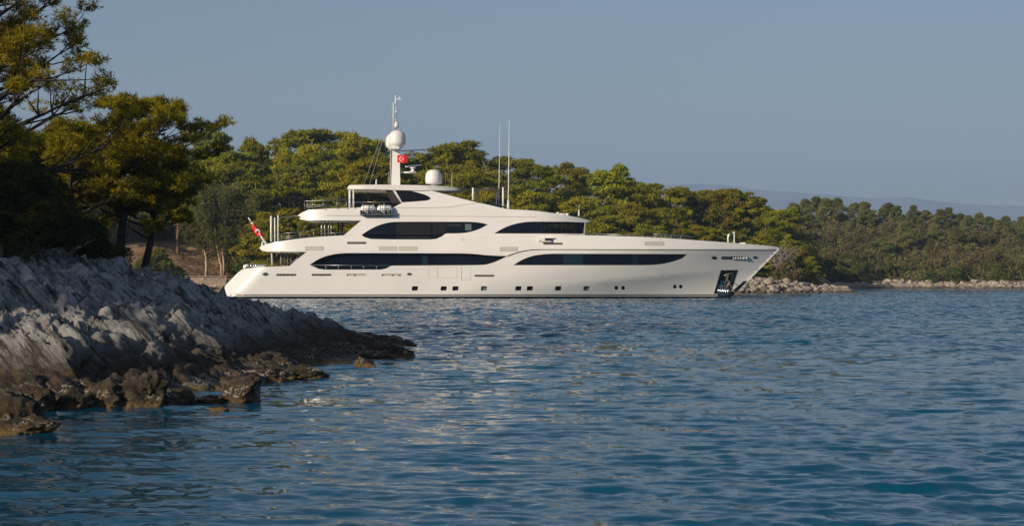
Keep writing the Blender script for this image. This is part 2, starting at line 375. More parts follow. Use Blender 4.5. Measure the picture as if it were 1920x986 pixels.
def make_water():
    inv = np.linspace(1 / 9.0, 1 / 48.0, 560)
    r = np.concatenate([[1.0, 3, 5, 7], 1 / inv, np.concatenate([np.arange(48.3, 180, 0.27), np.arange(180, 300, .5)]), np.geomspace(303, 9600, 45)])
    th = np.concatenate([np.linspace(-180, -22, 40), np.linspace(-21.5, 21.5, 900), np.linspace(22, 180, 40)])
    RR, TH = np.meshgrid(r, np.radians(th), indexing='ij'); X = RR * np.sin(TH); Y = RR * np.cos(TH)
    Z = np.zeros_like(X); dr = np.gradient(r)[:, None]
    rg = np.random.default_rng(3); n = 110; lam = np.geomspace(0.12, 1.5, n)
    for i in range(n):
        a = rg.normal(0.12, 0.55); k = 2 * math.pi / lam[i]; sl_ = 0.115 * math.sqrt(2 / n) * (1.25 if 0.22 < lam[i] < 0.75 else 0.7)
        wv = ss(2.0, 4.0, lam[i] / dr) 
        ph = rg.uniform(0, 6.28); q = k * (X * math.sin(a) + Y * math.cos(a)) + ph
        Z += wv * sl_ / k * (np.sin(q) + 0.25 * np.cos(2 * q))
    n = 60; lam = np.geomspace(0.7, 1.5, n); far_w = ss(22, 55, RR) * ss(400, 90, RR) * 0.17 * math.sqrt(2 / n)
    for i in range(n):
        a = rg.normal(0.1, 0.6); k = 2 * math.pi / lam[i]; q = k * (X * math.sin(a) + Y * math.cos(a)) + rg.uniform(0, 6.28)
        Z += far_w / k * (np.sin(q) + 0.2 * np.cos(2 * q))
    pp = np.stack([X.ravel() * 0.09, Y.ravel() * 0.05, 0 * X.ravel()], 1)
    Z *= (0.85 + 0.55 * perlin(pp)).reshape(Z.shape)
    Z *= (1 - ss(21, 22, np.abs(np.degrees(TH)))) * (1 - ss(270, 300, RR)) * ss(8, 9.5, RR)
    nr, nc = X.shape; idx = np.arange(nr * nc).reshape(nr, nc)
    q = np.stack([idx[:-1, :-1], idx[:-1, 1:], idx[1:, 1:], idx[1:, :-1]], -1).reshape(-1, 4)[:, ::-1]
    V = np.stack([X, Y, Z], -1).reshape(-1, 3); c = len(V); V = np.vstack([V, [0, 0, 0]])
    o = np_mesh('water', V, q, water_mat(), smooth=True); tag(o, kind='structure')
make_water()

# ------------------------------------------------------------------ far land
def shoreY(x):
    x = np.asarray(x, dtype=float)
    y = 207 + 5 * np.sin(x * 0.06) + 2.2 * np.sin(x * 0.31 + 1) + 8 * ss(20, 40, x)
    y = y - 12 * ss(-30, -50, x)
    k = ss(43, 56, x); return y * (1 - k) + (307 + 3 * np.sin(x * 0.11) + 1.5 * np.sin(x * 0.4)) * k
def landH(x, Y):
    x = np.asarray(x, dtype=float); Y = np.asarray(Y, dtype=float)
    d = Y - shoreY(x); k = ss(44, 66, x)
    hm = 8.5 * (1 - k) + k * (12.5 - 4.0 * ss(80, 125, x)); wd = 62 * (1 - k) + 105 * k
    pt = ss(25, 40, x) * (1 - k)
    h = (1.1 - 0.4 * pt) * ss(-1, 6, d) + hm * ss(2 + 8 * pt, wd, d) - 1.5 * (1 - ss(-6, 0.5, d))
    return h
def far_land():
    xs = np.concatenate([np.linspace(-420, -75, 60), np.linspace(-72, 130, 405), np.linspace(133, 520, 60)])
    ys = np.concatenate([np.linspace(180, 330, 300), np.linspace(331, 460, 130), np.linspace(465, 1000, 40)])
    X, Y = np.meshgrid(xs, ys, indexing='xy'); Z = landH(X, Y)
    p = np.stack([X.ravel(), Y.ravel(), Z.ravel()], 1); d = (Y - shoreY(X)).ravel()
    Z = Z + ((0.35 * fbm(p * 0.22, 5)) * ss(-2, 3, d)).reshape(Z.shape)
    nr, nc = X.shape; idx = np.arange(nr * nc).reshape(nr, nc)
    q = np.stack([idx[:-1, :-1], idx[:-1, 1:], idx[1:, 1:], idx[1:, :-1]], -1).reshape(-1, 4)
    o = np_mesh('far_shore_ground', np.stack([X, Y, Z], -1).reshape(-1, 3), q, M['soil'], smooth=True); tag(o, kind='structure')
    me = o.data; me.materials.append(M['rock_far'])
    cz = Z.ravel()[q].mean(1); cx = X.ravel()[q].mean(1); dd = d[q].mean(1)
    rocky = (cz < 1.0) & (cx > 20)
    me.polygons.foreach_set('material_index', rocky.astype(np.int32))
far_land()
def hills(name, Y, prof, depth):
    pxs = np.linspace(prof[0][0], prof[-1][0], 160); tops = np.interp(pxs, [p[0] for p in prof], [p[1] for p in prof])
    rows = 14; V = []
    for j in range(rows):
        tt = j / (rows - 1); yy = Y - depth * (1 - tt)
        X = (pxs - CX) / F * Y
        n = perlin(np.stack([X * 0.004, np.full_like(X, yy * 0.004), X * 0], 1)) * 40 * math.sin(math.pi * tt)
        Z = -0.4 + (CAMH + (HY - tops) / F * Y) * (ss(0, 1, tt)) + n * tt
        V.append(np.stack([X, np.full_like(X, yy), Z], 1))
    for tt in (0.6, 0.0):
        Z = -0.4 + (CAMH + (HY - tops) / F * Y) * tt; V.append(np.stack([(pxs - CX) / F * Y, np.full_like(pxs, Y + depth * (1 - tt)), Z], 1))
    V = np.vstack(V); nr = rows + 2; nc = len(pxs); idx = np.arange(nr * nc).reshape(nr, nc)
    q = np.stack([idx[:-1, :-1], idx[:-1, 1:], idx[1:, 1:], idx[1:, :-1]], -1).reshape(-1, 4)
    o = np_mesh(name, V, q, M['hill'], smooth=True); tag(o, kind='structure')
M['hill'] = pbr('scrub_covered_hillside', (0.13, 0.135, 0.125), 0.95, var=0.4, scale=0.004)
hills('hills', 9000, [(200, 420), (600, 385), (900, 372), (1150, 352), (1290, 345), (1350, 346), (1420, 356), (1500, 361), (1560, 366), (1640, 372), (1700, 369), (1760, 378), (1850, 385), (1920, 386), (2100, 392), (2500, 420)], 900)

# ------------------------------------------------------------------ near rocky shore
LAND = [(-3.1, 53), (-5, 57), (-12, 63), (-22, 70), (-40, 85), (-140, 100), (-140, -90), (-34, -90), (-24, -40), (-17, -8), (-12, 8), (-8.2, 17), (-7.2, 20.5),
        (-7.6, 23.5), (-9.2, 25.3), (-8.8, 27.0), (-7.0, 27.4), (-6.0, 28.2), (-4.9, 30.2), (-4.6, 34.0), (-3.9, 38.6), (-3.1, 42.6), (-2.7, 47.5)]
def poly_sd(px, py, poly):
    n = len(poly); d = np.full(px.shape, 1e9); ins = np.zeros(px.shape, dtype=bool)
    for i in range(n):
        ax, ay = poly[i]; bx, by = poly[(i + 1) % n]; ex, ey = bx - ax, by - ay
        tt = np.clip(((px - ax) * ex + (py - ay) * ey) / (ex * ex + ey * ey), 0, 1)
        d = np.minimum(d, np.hypot(px - ax - tt * ex, py - ay - tt * ey))
        if ay != by:
            c = ((ay > py) != (by > py)) & (px < (bx - ax) * (py - ay) / (by - ay) + ax); ins ^= c
    return np.where(ins, d, -d)
def nearH(x, Y, rough=True):
    d = poly_sd(x, Y, LAND)
    if rough: d = d + 0.9 * perlin(np.stack([x.ravel() * 0.45, Y.ravel() * 0.3, 0 * x.ravel()], 1)).reshape(x.shape) * ss(-2, 1, d)
    tip = 1 - 0.66 * ss(-11, -3.5, x) * ss(36, 43, Y)
    h = -0.9 + 1.05 * ss(-1.2, 0.35, d) + tip * (0.22 * ss(0.3, 0.9, d) + 0.72 * ss(1.1, 3.3, d) + 0.135 * np.clip(d - 2, 0, 9) + 0.03 * np.clip(d - 11, 0, 40))
    h = h + 0.45 * ss(-8.5, -13, x) * ss(2, 6, d)
    h = h + 11 * np.exp(-(((x + 50) / 13) ** 2 + ((Y - 14) / 16) ** 2) / 2)  # unseen hill added left of the viewer to shade the near rocks
    return h
def near_land():
    xs = np.concatenate([np.linspace(-140, -30, 40), np.linspace(-29, -17.2, 36), np.arange(-17, -0.6, 0.055)])
    ys = np.concatenate([np.linspace(-90, 10, 50), np.linspace(11, 18, 20), np.arange(18.3, 60, 0.055) , np.linspace(60.5, 102, 60)])
    X, Y = np.meshgrid(xs, ys, indexing='xy'); Z = nearH(X, Y)
    gy, gx = np.gradient(Z, ys, xs); Nn = np.stack([-gx, -gy, np.ones_like(Z)], -1); Nn /= np.linalg.norm(Nn, axis=2)[..., None]
    p = np.stack([X.ravel(), Y.ravel(), Z.ravel()], 1)
    # strata dip down to the right and towards the viewer
    A = np.array(Matrix.Rotation(R(18), 3, 'X') @ Matrix.Rotation(R(-48), 3, 'Y')); q = p @ A.T
    wq = q + 0.55 * np.stack([perlin(p * 0.55), perlin(p * 0.55 + 9), perlin(p * 0.55 + 31)], 1)
    lay = ridged(wq * np.array([0.55, 0.6, 2.4]), 4) - 1.2
    d1, d2, cid, v1 = worley(wq * np.array([0.40, 0.5, 1.7])); e1, e2, c2, v2 = worley(wq * np.array([0.8, 1.3, 5.0]) + 5); g1, g2, c3, v3 = worley(wq * np.array([2.4, 3.4, 11]) + 9)
    amp = 0.35 + 0.65 * ss(0.1, 1.0, p[:, 2])
    def facet(cid, v, a0, sl): return (cid / 255.0 - 0.5) * a0 + sl * (v * _gv[(cid * 7 + 3) & 255]).sum(1)
    blk = facet(cid, v1, 0.34, 0.16) - 0.14 * (1 - ss(0.0, 0.06, d2 - d1))
    blk2 = facet(c2, v2, 0.20, 0.10) - 0.10 * (1 - ss(0.0, 0.07, e2 - e1)); blk3 = facet(c3, v3, 0.09, 0.06) - 0.05 * (1 - ss(0, 0.12, g2 - g1))
    h1, h2, c4, v4 = worley(p * np.array([0.9, 0.9, 1.2]) + 17); i1_, i2_, c5, v5 = worley(p * 2.6 + 23); zn = ss(-0.05, 0.30, perlin(p * 0.16 + 4))
    iso = facet(c4, v4, 0.30, 0.28) - 0.12 * (1 - ss(0, 0.07, h2 - h1)) + facet(c5, v5, 0.12, 0.12) - 0.06 * (1 - ss(0, 0.09, i2_ - i1_))
    blk = blk * (1 - zn) + iso * zn; blk2 = blk2 * (1 - 0.75 * zn)
    disp = amp * (0.26 * fbm(p * 0.38, 3) + 0.05 * lay + blk + blk2 + blk3 + 0.02 * fbm(p * 7, 2) - 0.05)
    disp *= ss(-100, -30, p[:, 0]) * 0.8 + 0.2
    V = p + Nn.reshape(-1, 3) * disp[:, None]
    V[:, 2] -= 0.06
    nr, nc = X.shape; idx = np.arange(nr * nc).reshape(nr, nc)
    f = np.stack([idx[:-1, :-1], idx[:-1, 1:], idx[1:, 1:], idx[1:, :-1]], -1).reshape(-1, 4)
    o = np_mesh('rocky_shore_ground', V, f, M['rock']); tag(o, kind='structure')
    for v in (0.05,): pass
near_land()

def boulder_mesh(name, seed, size, sub=4, org=(0, 0, 0), mat=None, fine=1.0):
    bm = bmesh.new(); bmesh.ops.create_icosphere(bm, subdivisions=sub, radius=1.0)
    v = np.array([x.co[:] for x in bm.verts]); fa = np.array([[a.index for a in f.verts] for f in bm.faces]); bm.free()
    p = v + seed * 3.7; rr = np.random.default_rng(seed); pn = rr.normal(size=(18, 3)); pn[:, 2] *= 0.8; pn /= np.linalg.norm(pn, axis=1)[:, None]
    dist = rr.uniform(0.62, 1.0, 18); dt = v @ pn.T; r = np.min(np.where(dt > 0.15, dist / np.maximum(dt, 0.15), 9), axis=1); r = np.minimum(r, 1.12)
    e1, e2, c2, ev = worley(p * 2.6 + 2)
    r = r * (1 + 0.12 * perlin(p * 1.1) + fine * (0.10 * (c2 / 255 - 0.5) + 0.06 * fbm(p * 4, 3) - 0.05 * (1 - ss(0, 0.15, e2 - e1))))
    v = v * r[:, None] * np.array(size)
    return np_mesh(name, v + np.array(org), fa, mat or M['rock'], org=org)
# ------------------------------------------------------------------ the yacht (photo pixels mapped onto its real surface, centre line at Y = 165)
YC = 165.0
yacht = empty('motor_yacht', ((940 - CX) / F * YC, YC, 0))
tag(yacht, 'long white three-deck superyacht with dark windows anchored in front of the pine shore', 'yacht')
def sst(a, b, x):
    t = min(1.0, max(0.0, (x - a) / (b - a))); return t * t * (3 - 2 * t)
def yk(px): return 531 - (px - 1090) * 0.09
def BH(px, py):                                       # hull half breadth in metres
    bm = 4.7 - (max(0, 470 - py) / 20) * 0.20 - max(0, py - 470) / 90 * 0.12
    xs = 1462 - (py - 466) * 0.985 if py > 466 else 1463
    t = min(1.0, max(0.0, (py - 466) / 92)); L = 19.5 + 8 * t; p = 2.35 - 0.75 * t
    s = min(1.0, max(0.0, (xs - px) / 20 / L)); b = bm * (1 - (1 - s) ** p)
    kk = py - yk(px)
    if kk > 0: b *= 1 - 0.135 * kk / 20 * sst(930, 1250, px)
    if py > 497:
        e = (px - (416 + max(0, 546 - py) * 0.951)) / 20
        if e < 2.6: b *= 0.62 + 0.38 * math.sqrt(max(0, 1 - ((2.6 - max(0, e)) / 2.6) ** 2))
    elif py < 473:
        e = (px - 485) / 20
        if e < 4: b *= 0.60 + 0.40 * math.sqrt(max(0, 1 - ((4 - max(0, e)) / 4) ** 2))
    return b
def BS(px, py):                                       # superstructure half breadth
    b = 4.36 - max(0, 441 - py) / 20 * 0.16 - max(0, 388 - py) / 20 * 0.22
    if px > 985:
        s = min(1.0, (px - 985) / 128); b *= 1 - 0.52 * s ** 2.4
    if py < 415 and px < 640:
        e = (px - 556) / 20
        if e < 4: b *= 0.62 + 0.38 * math.sqrt(max(0, 1 - ((4 - max(0, e)) / 4) ** 2))
    return b
def sf(px, py, B, side=-1, off=0.0):
    b = max(0.0, B(px, py)) + off; d = YC - max(0, b)
    return Vector(((px - CX) / F * d, YC + side * b, CAMH + (HY - py) / F * d))
def sfn(px, py, B, side):
    a = sf(px + 1, py, B, side) - sf(px - 1, py, B, side); c = sf(px, py - 1, B, side) - sf(px, py + 1, B, side)
    n = a.cross(c); n.normalize(); return n if side < 0 else -n
def resample(poly, step, closed=True):
    out = []; n = len(poly)
    for i in range(n if closed else n - 1):
        a = poly[i]; b = poly[(i + 1) % n]; m = max(1, int(math.ceil(math.hypot(b[0] - a[0], b[1] - a[1]) / step)))
        for k in range(m): out.append((a[0] + (b[0] - a[0]) * k / m, a[1] + (b[1] - a[1]) * k / m))
    if not closed: out.append(tuple(poly[-1]))
    return out
def crv(pts, n=5):
    out = []; m = len(pts)
    for i in range(m - 1):
        p0 = pts[max(0, i - 1)]; p1 = pts[i]; p2 = pts[i + 1]; p3 = pts[min(m - 1, i + 2)]
        for k in range(n):
            t = k / n; out.append(tuple(0.5 * (2 * p1[j] + (p2[j] - p0[j]) * t + (2 * p0[j] - 5 * p1[j] + 4 * p2[j] - p3[j]) * t * t + (3 * p1[j] - p0[j] - 3 * p2[j] + p3[j]) * t ** 3) for j in (0, 1)))
    out.append(tuple(pts[-1])); return out
def inside(p, poly):
    x, y = p; r = False; n = len(poly)
    for i in range(n):
        ax, ay = poly[i]; bx, by = poly[(i + 1) % n]
        if (ay > y) != (by > y) and x < (bx - ax) * (y - ay) / (by - ay) + ax: r = not r
    return r
def near_edge(p, pts, dd):
    return any(abs(p[0] - q[0]) < dd and abs(p[1] - q[1]) < dd for q in pts)
def panel(mb, outer, B, holes=(), side=-1, off=0.0, step=8, extra=()):
    oo = resample(outer, step); hh = [resample(h, step * 0.8) for h in holes]
    pts = list(oo); edges = [(i, (i + 1) % len(oo)) for i in range(len(oo))]
    for h in hh:
        b0 = len(pts); pts += h; edges += [(b0 + i, b0 + (i + 1) % len(h)) for i in range(len(h))]
    bnd = list(pts); ex = [e for e in extra if inside(e, outer)]; pts += ex
    x0 = min(p[0] for p in oo); x1 = max(p[0] for p in oo); y0 = min(p[1] for p in oo); y1 = max(p[1] for p in oo)
    gx = x0 + step / 2
    while gx < x1:
        gy = y0 + step * 0.37
        while gy < y1:
            q = (gx, gy)
            if inside(q, outer) and not any(inside(q, h) for h in holes) and not near_edge(q, bnd, step * 0.45) and not near_edge(q, ex, step * 0.45): pts.append(q)
            gy += step * 0.6
        gx += step
    vs, es, fs, *_ = delaunay_2d_cdt([Vector(p) for p in pts], edges, [], 0, 1e-5)
    keep = []
    for f in fs:
        c = (sum(vs[i][0] for i in f) / 3, sum(vs[i][1] for i in f) / 3)
        if inside(c, outer) and not any(inside(c, h) for h in holes): keep.append(tuple(f) if side < 0 else tuple(reversed(f)))
    # vs y axis points down in the photo: flip so normals point outwards
    keep = [tuple(reversed(f)) for f in keep]
    mb.add([sf(v[0], v[1], B, side, off) for v in vs], keep, True, [sfn(v[0], v[1], B, side) for v in vs])
def area(poly): return sum(poly[i][0] * poly[(i + 1) % len(poly)][1] - poly[(i + 1) % len(poly)][0] * poly[i][1] for i in range(len(poly))) / 2
def quadn(mb, a, b, c, d, out=None):
    n = (b - a).cross(d - a)
    if n.length < 1e-9: n = (c - b).cross(d - c)
    n.normalize()
    if out is not None and n.dot(out) < 0: a, b, c, d = d, c, b, a; n = -n
    mb.add([a, b, c, d], [(0, 1, 2, 3)], True, [n] * 4)
def strip(mb, outline, B, step=8, closed=True):
    o = resample(outline, step, closed); sg = 1 if area(outline) > 0 else -1
    for i in range(len(o) if closed else len(o) - 1):
        p, q = o[i], o[(i + 1) % len(o)]; dx, dy = (q[0] - p[0]), (q[1] - p[1])
        out = Vector((dy * sg, 0, dx * sg))           # outward in (x, z) with photo y pointing down
        quadn(mb, sf(*p, B, -1), sf(*q, B, -1), sf(*q, B, 1), sf(*p, B, 1), out)
def ring(mb, hole, B, side, d0, d1, step=6, outward=False):
    o = resample(hole, step); sg = 1 if area(hole) > 0 else -1
    for i in range(len(o)):
        p, q = o[i], o[(i + 1) % len(o)]; out = Vector(((q[1] - p[1]) * sg, 0, (q[0] - p[0]) * sg)) * (1 if outward else -1)
        quadn(mb, sf(*p, B, side, d0), sf(*q, B, side, d0), sf(*q, B, side, d1), sf(*p, B, side, d1), out)
def plate(name, poly, B, mat, parent, off=0.03, both=True, step=8, mb=None):
    """a raised plate following the surface, with its own edge"""
    m = mb or MB()
    for s in ((-1, 1) if both else (-1,)):
        panel(m, poly, B, (), s, off, step); ring(m, poly, B, s, -0.03, off, step, True)
    if mb is None: return m.split(name, M[mat], parent)[0]
def rect(x0, y0, x1, y1): return [(x0, y0), (x1, y0), (x1, y1), (x0, y1)]
def rrect(x0, y0, x1, y1, r, n=4, sk=0.0):
    o = []
    for cx, cy, a in ((x1 - r, y0 + r, -90), (x1 - r, y1 - r, 0), (x0 + r, y1 - r, 90), (x0 + r, y0 + r, 180)):
        for k in range(n + 1):
            an = R(a + 90 * k / n); yy = cy + r * math.sin(an); o.append((cx + r * math.cos(an) - sk * (yy - y0), yy))
    return o
def ell(cx, cy, rx, ry, n=16): return [(cx + rx * math.cos(2 * math.pi * k / n), cy + ry * math.sin(2 * math.pi * k / n)) for k in range(n)]

W1 = crv([(580.6, 496.5), (594.7, 487.3), (611.8, 480), (633.7, 475.6), (655.6, 474.4)]) + [(740, 474.6), (860, 475)] + crv([(876, 475.4), (895, 476.6), (910, 478.3), (930, 479.4), (951.8, 480)]) \
    + crv([(951.8, 480), (934.7, 488.3), (920, 493.6), (908, 496.3), (886, 497.2)])[1:] + [(740, 498), (733.5, 498.3), (724, 503.4), (714, 505.4), (609.3, 505.5), (598, 504.2)]
W2 = crv([(677.5, 441), (692, 431.3), (709, 422.8), (726, 417.9), (740.8, 416)]) + [(800, 415.8), (876, 415.9)] + crv([(886, 416.2), (900, 417.6), (915, 420.8)])[1:] + crv([(915, 420.8), (900.7, 428.5), (886, 433.7), (869, 436.9), (850, 437.8), (836, 438.2), (827, 444), (818, 448), (806, 449)])[1:] + [(740, 449), (696, 448.2), (684, 445)]
W3 = crv([(926.2, 437.8), (947, 426.4), (966.4, 419.8), (985.9, 416.3), (1000, 415.6)]) + [(1060, 415.8), (1096, 417.2), (1094, 438.2)]
W4 = crv([(962.7, 497.2), (978.6, 487.3), (998, 480), (1020, 476.6), (1039, 475.6)]) + [(1160, 476), (1288.3, 476.6)] + crv([(1288.3, 476.6), (1280, 483.5), (1267.5, 488.6), (1246.7, 494), (1225.8, 496.5), (1200, 497.2)])[1:]
W5 = crv([(741, 356.8), (766.6, 357.6), (786, 362), (800, 366.5), (808, 372)]) + crv([(808, 372), (803, 375.4), (786, 377.4), (754, 379.6)])[1:]
PORT = [rrect(a, 536.5, a + 11, 544.6, 1.5, 3, 0.15) for a in (773, 827, 849, 902.5, 967, 988.5, 1041.5, 1094.5)]
PORTR = [ell(1155.5, 539.6, 3.4, 3.9), ell(1168.3, 539.6, 3.4, 3.9), ell(1265.3, 537.4, 3.2, 3.8), ell(1276.3, 537.2, 3.2, 3.8)]
POCK = [(1354, 508.6), (1381, 508), (1368, 548.4), (1341.5, 548.6)]
SLOTS = [rrect(518, 513.4, 556, 517.2, 1.8), rrect(584.5, 513.4, 621.5, 517.2, 1.8), rrect(650, 513.6, 688, 517.6, 1.8), rrect(715.5, 513.8, 753.5, 517.8, 1.8)]
HULL = [(428, 575), (416.5, 546)] + crv([(416.5, 546), (424, 534), (434, 523), (446, 511), (456, 504.2)], 4)[1:] + [(480, 501.5), (543, 498.3), (574.5, 472.2), (500, 471.9), (491, 470), (485.5, 465)] \
    + crv([(485.5, 465), (492, 460.5), (502, 457.2), (520, 453.5), (545, 449.3), (580, 445.4), (612, 443), (645, 441.3)], 3)[1:] + [(760, 441), (900, 441), (1095, 441)] \
    + crv([(1095, 441), (1150, 442.3), (1240, 446), (1310, 450.8), (1400, 457.5), (1450, 461.8), (1459, 464), (1462.5, 466.5)], 4)[1:] + [(1372, 558), (1355, 575)]
knuck = [(x, yk(x)) for x in range(1010, 1400, 6)] + [(x, 470.0) for x in range(500, 1456, 9)]
hullm = MB()
hole_list = [W1, W4, POCK] + PORT + PORTR + SLOTS
# upper window cuts into the hull shell only above its rim, so the hull keeps a rebate below it
W2low = [p for p in W2 if p[1] > 441.0]; W2low = [(678, 441.0)] + [p for p in W2low if p[0] < 700][::-1][:0] + [(684, 445), (696, 448.2), (740, 449), (806, 449), (818, 448), (827, 444), (832, 441.0)]
HULLN = [p for p in HULL]
i0 = HULLN.index((760, 441))
HULLN[i0:i0 + 1] = W2low
for s in (-1, 1): panel(hullm, HULLN, BH, hole_list, s, 0, 7, knuck)
strip(hullm, HULLN, BH, 7)
for s in (-1, 1):
    for h in hole_list: ring(hullm, h, BH, s, 0, -0.9 if h is W1 else -0.3)
hull = hullm.build('hull', M['paint'], yacht)
# glazing
def glaze(name, poly, B, mat, dp, mull=(), parent=None, both=True):
    m = MB()
    for s in ((-1, 1) if both else (-1,)): panel(m, poly, B, (), s, -dp, 10)
    oo_ = m.split(name, M[mat], parent or yacht); o = oo_[0]
    if mull:
        q = MB()
        for a, b, c, d in mull:
            for s in (-1, 1):
                panel(q, rect(a, b, c, d), B, (), s, -dp + 0.03, 8)
        for k in q.pieces():
            k.build('window_mullion', M['pane_dark'], oo_[-1] if k.v[0][1] > YC else o)
    return o
w1 = glaze('window', W1, BH, 'glass', 0.55, [(x, 476, x + 1.0, 497) for x in (640, 690, 748, 790, 835, 880)])
w4 = glaze('window', W4, BH, 'glass', 0.14, [(x, 477.5, x + 0.8, 496) for x in (1054, 1094, 1148, 1190, 1232)])
for (a, b, c, d, mt, wo) in ((1056, 477.5, 1093, 496, 'teal', w4), (1186, 477.5, 1196, 496, 'teal', w4), (792, 477, 802, 496.5, 'teal', w1)):
    m = MB(); panel(m, rect(a, b, c, d), BH, (), -1, (-0.12 if wo is w4 else -0.52), 8); m.build('curtain_pane', M[mt], wo)
for p in PORT: glaze('porthole', p, BH, 'pane_lit' if p in (PORT[3], PORT[7]) else 'glass', 0.16)
for p in PORTR: glaze('porthole', p, BH, 'glass', 0.12)
for i, p in enumerate(SLOTS):
    o = glaze('freeing_port', p, BH, ('slot', 'slot', 'vent', 'vent')[i], 0.12)
    m = MB()
    for x in ((524, 530, 537, 545), (600,), (664,), (735, 748))[i]:
        m.box(sf(x, 515.5, BH, -1, -0.03), (0.05 if i > 1 else 0.12, 0.06, 0.17))
    m.split('roller_post', M['chrome' if i < 1 else 'slot'], o)
# trim painted and raised on the hull
def both_sides(name, polys, B, mat, off=0.02, step=9):
    m = MB()
    for p in polys: plate('', p, B, mat, None, off, True, step, m)
    return m.split(name, M[mat], yacht)
both_sides('boot_stripe', [[(432, 552.0), (1377, 552.0), (1376, 553.7), (432, 553.7)]], BH, 'black', 0.015, 14)
both_sides('boot_top', [[(430, 555.2), (1373.5, 555.2), (1356, 574), (430, 574)]], BH, 'black', 0.02, 14)
both_sides('stem_guard', [[(1394, 527), (1401.5, 526.5), (1372, 557), (1360, 557)]], BH, 'black', 0.03, 5)
both_sides('sheer_line', [crv([(951.8, 479.2), (966, 474.2), (983.4, 469.7), (1003, 467.5), (1030, 467.2)]) + [(1100, 467.4), (1300, 468.0), (1456, 468.6), (1455, 469.8), (1300, 469.2), (1100, 468.8), (1030, 468.6)] + crv([(1030, 468.6), (1003, 469), (983.4, 471.3), (966, 476), (951.8, 481.4)])[1:]], BH, 'black', 0.02, 9)
m = MB(); plate('', [(572, 497.4), (600, 506.6), (1080, 499.3), (1090, 500.2), (600, 507.8), (572, 498.4)], BH, 'paint', None, 0.0, True, 9, m)
for bx in (rect(572.5, 462, 606.5, 469.3), rect(710.5, 462.2, 744.5, 469.5), rect(748, 462.2, 782, 469.5), rect(937.3, 463, 971, 470.6), rect(1209, 453, 1245, 460)):
    o = plate('louvre_vent', bx, BH, 'vent', yacht, 0.012, True)
    q = MB(); x0, x1 = bx[0][0], bx[1][0]; y0, y1 = bx[0][1], bx[2][1]
    for (a, b, c, d) in ((x0, y0, x1, y0 + .5), (x0, y1 - .5, x1, y1), (x0, y0 + .5, x0 + .5, y1 - .5), (x1 - .5, y0 + .5, x1, y1 - .5)):
        panel(q, rect(a, b, c, d), BH, (), -1, 0.022, 9)
    q.build('vent_frame', M['seam'], o)
for bx in (rrect(650.5, 453.2, 687, 457.6, 2), rrect(1018.5, 455.0, 1055, 458.8, 1.6), rrect(889.5, 515, 927, 518.6, 1.6)): plate('side_vent', bx, BH, 'slot', yacht, 0.015, True)
o = plate('paint_smudge', ell(868, 449.5, 4.5, 2.4, 14), BH, 'smudge', yacht, 0.004, False, 4)
m = MB(); lw = 0.28
for a, b, c, d in ((803.5, 501, 857, 501 + lw), (803.5, 520.4, 882, 520.4 + lw), (803.5, 501, 803.5 + lw, 520.4), (820, 501, 820.5, 520.4), (856.5, 501, 857, 520.4), (865, 498.5, 865.7, 525), (882.3, 498.5, 882.6, 525), (865, 524.8, 882.3, 525.2)):
    panel(m, rect(a, b, c, d), BH, (), -1, 0.012, 12)
m.build('shell_door_seam', M['seam'], yacht)
# oval fairleads and the polished bow fairlead
for cx_, cy_, rx, ry in ((497.3, 513.8, 6, 3.3), (767.5, 513.8, 4.6, 2.6), (1339, 483.3, 5, 3.2), (1416, 482.6, 4.3, 2.6)):
    o = plate('fairlead', ell(cx_, cy_, rx, ry), BH, 'steel', yacht, 0.03, True, 4)
    m = MB(); panel(m, ell(cx_ + 0.4, cy_ + 0.2, rx * .62, ry * .55), BH, (), -1, 0.045, 3); m.build('fairlead_opening', M['chrome' if cx_ > 1400 else 'black'], o)
o = plate('bow_fairlead', rrect(1352, 480.6, 1404, 486.6, 2.8), BH, 'steel', yacht, 0.015, True, 6)
m = MB(); panel(m, rrect(1369, 481, 1394, 486.2, 2), BH, (), -1, 0.03, 6); m.build('fairlead_opening', M['black'], o)
m = MB()
for x, ww in ((1375, .12), (1379, .16), (1383.5, .16), (1388, .2), (1393, .3), (1398, .35)):
    m.box(sf(x, 483.6, BH, -1, 0.05), (ww, 0.04, 0.2 if x < 1390 else 0.24), -0.4)
m.split('guide_roller', M['chrome'], o)
# anchor pocket
m = MB(); panel(m, POCK, BH, (), -1, -0.29, 6); panel(m, POCK, BH, (), 1, -0.29, 6); pk = m.split('anchor_pocket', M['black'], yacht)[0]
m = MB(); fr = [(1351.6, 506.6), (1383.4, 506), (1369.5, 550.2), (1338.5, 550.4)]
for s in (-1, 1):
    panel(m, fr, BH, [POCK], s, 0.03, 5); ring(m, fr, BH, s, -0.02, 0.03, 5, True)
m.split('pocket_frame', M['black'], pk)
m = MB(); panel(m, [(1352, 526), (1366, 526), (1361, 537), (1348, 537)], BH, (), -1, -0.18, 5)
for k in range(6):
    x = 1346 + k * 3.6; m.tube([sf(x + 2.4, 536, BH, -1, -0.12), sf(x, 549, BH, -1, 0.04), sf(x, 559, BH, -1, 0.06)], 0.045, 6)
m.build('anchor_guard', M['chrome'], pk)
m = MB(); m.tube([sf(1369, 527, BH, -1, -0.1), sf(1362, 541, BH, -1, -0.1)], 0.14, 8); m.tube([sf(1357, 517, BH, -1, -.1), sf(1366, 514, BH, -1, -.1), sf(1373, 512, BH, -1, -0.1)], 0.11, 8); m.tube([sf(1366, 514, BH, -1, -.1), sf(1360, 533, BH, -1, -.1)], 0.1, 8)
anch = m.build('anchor', M['chain'], pk)
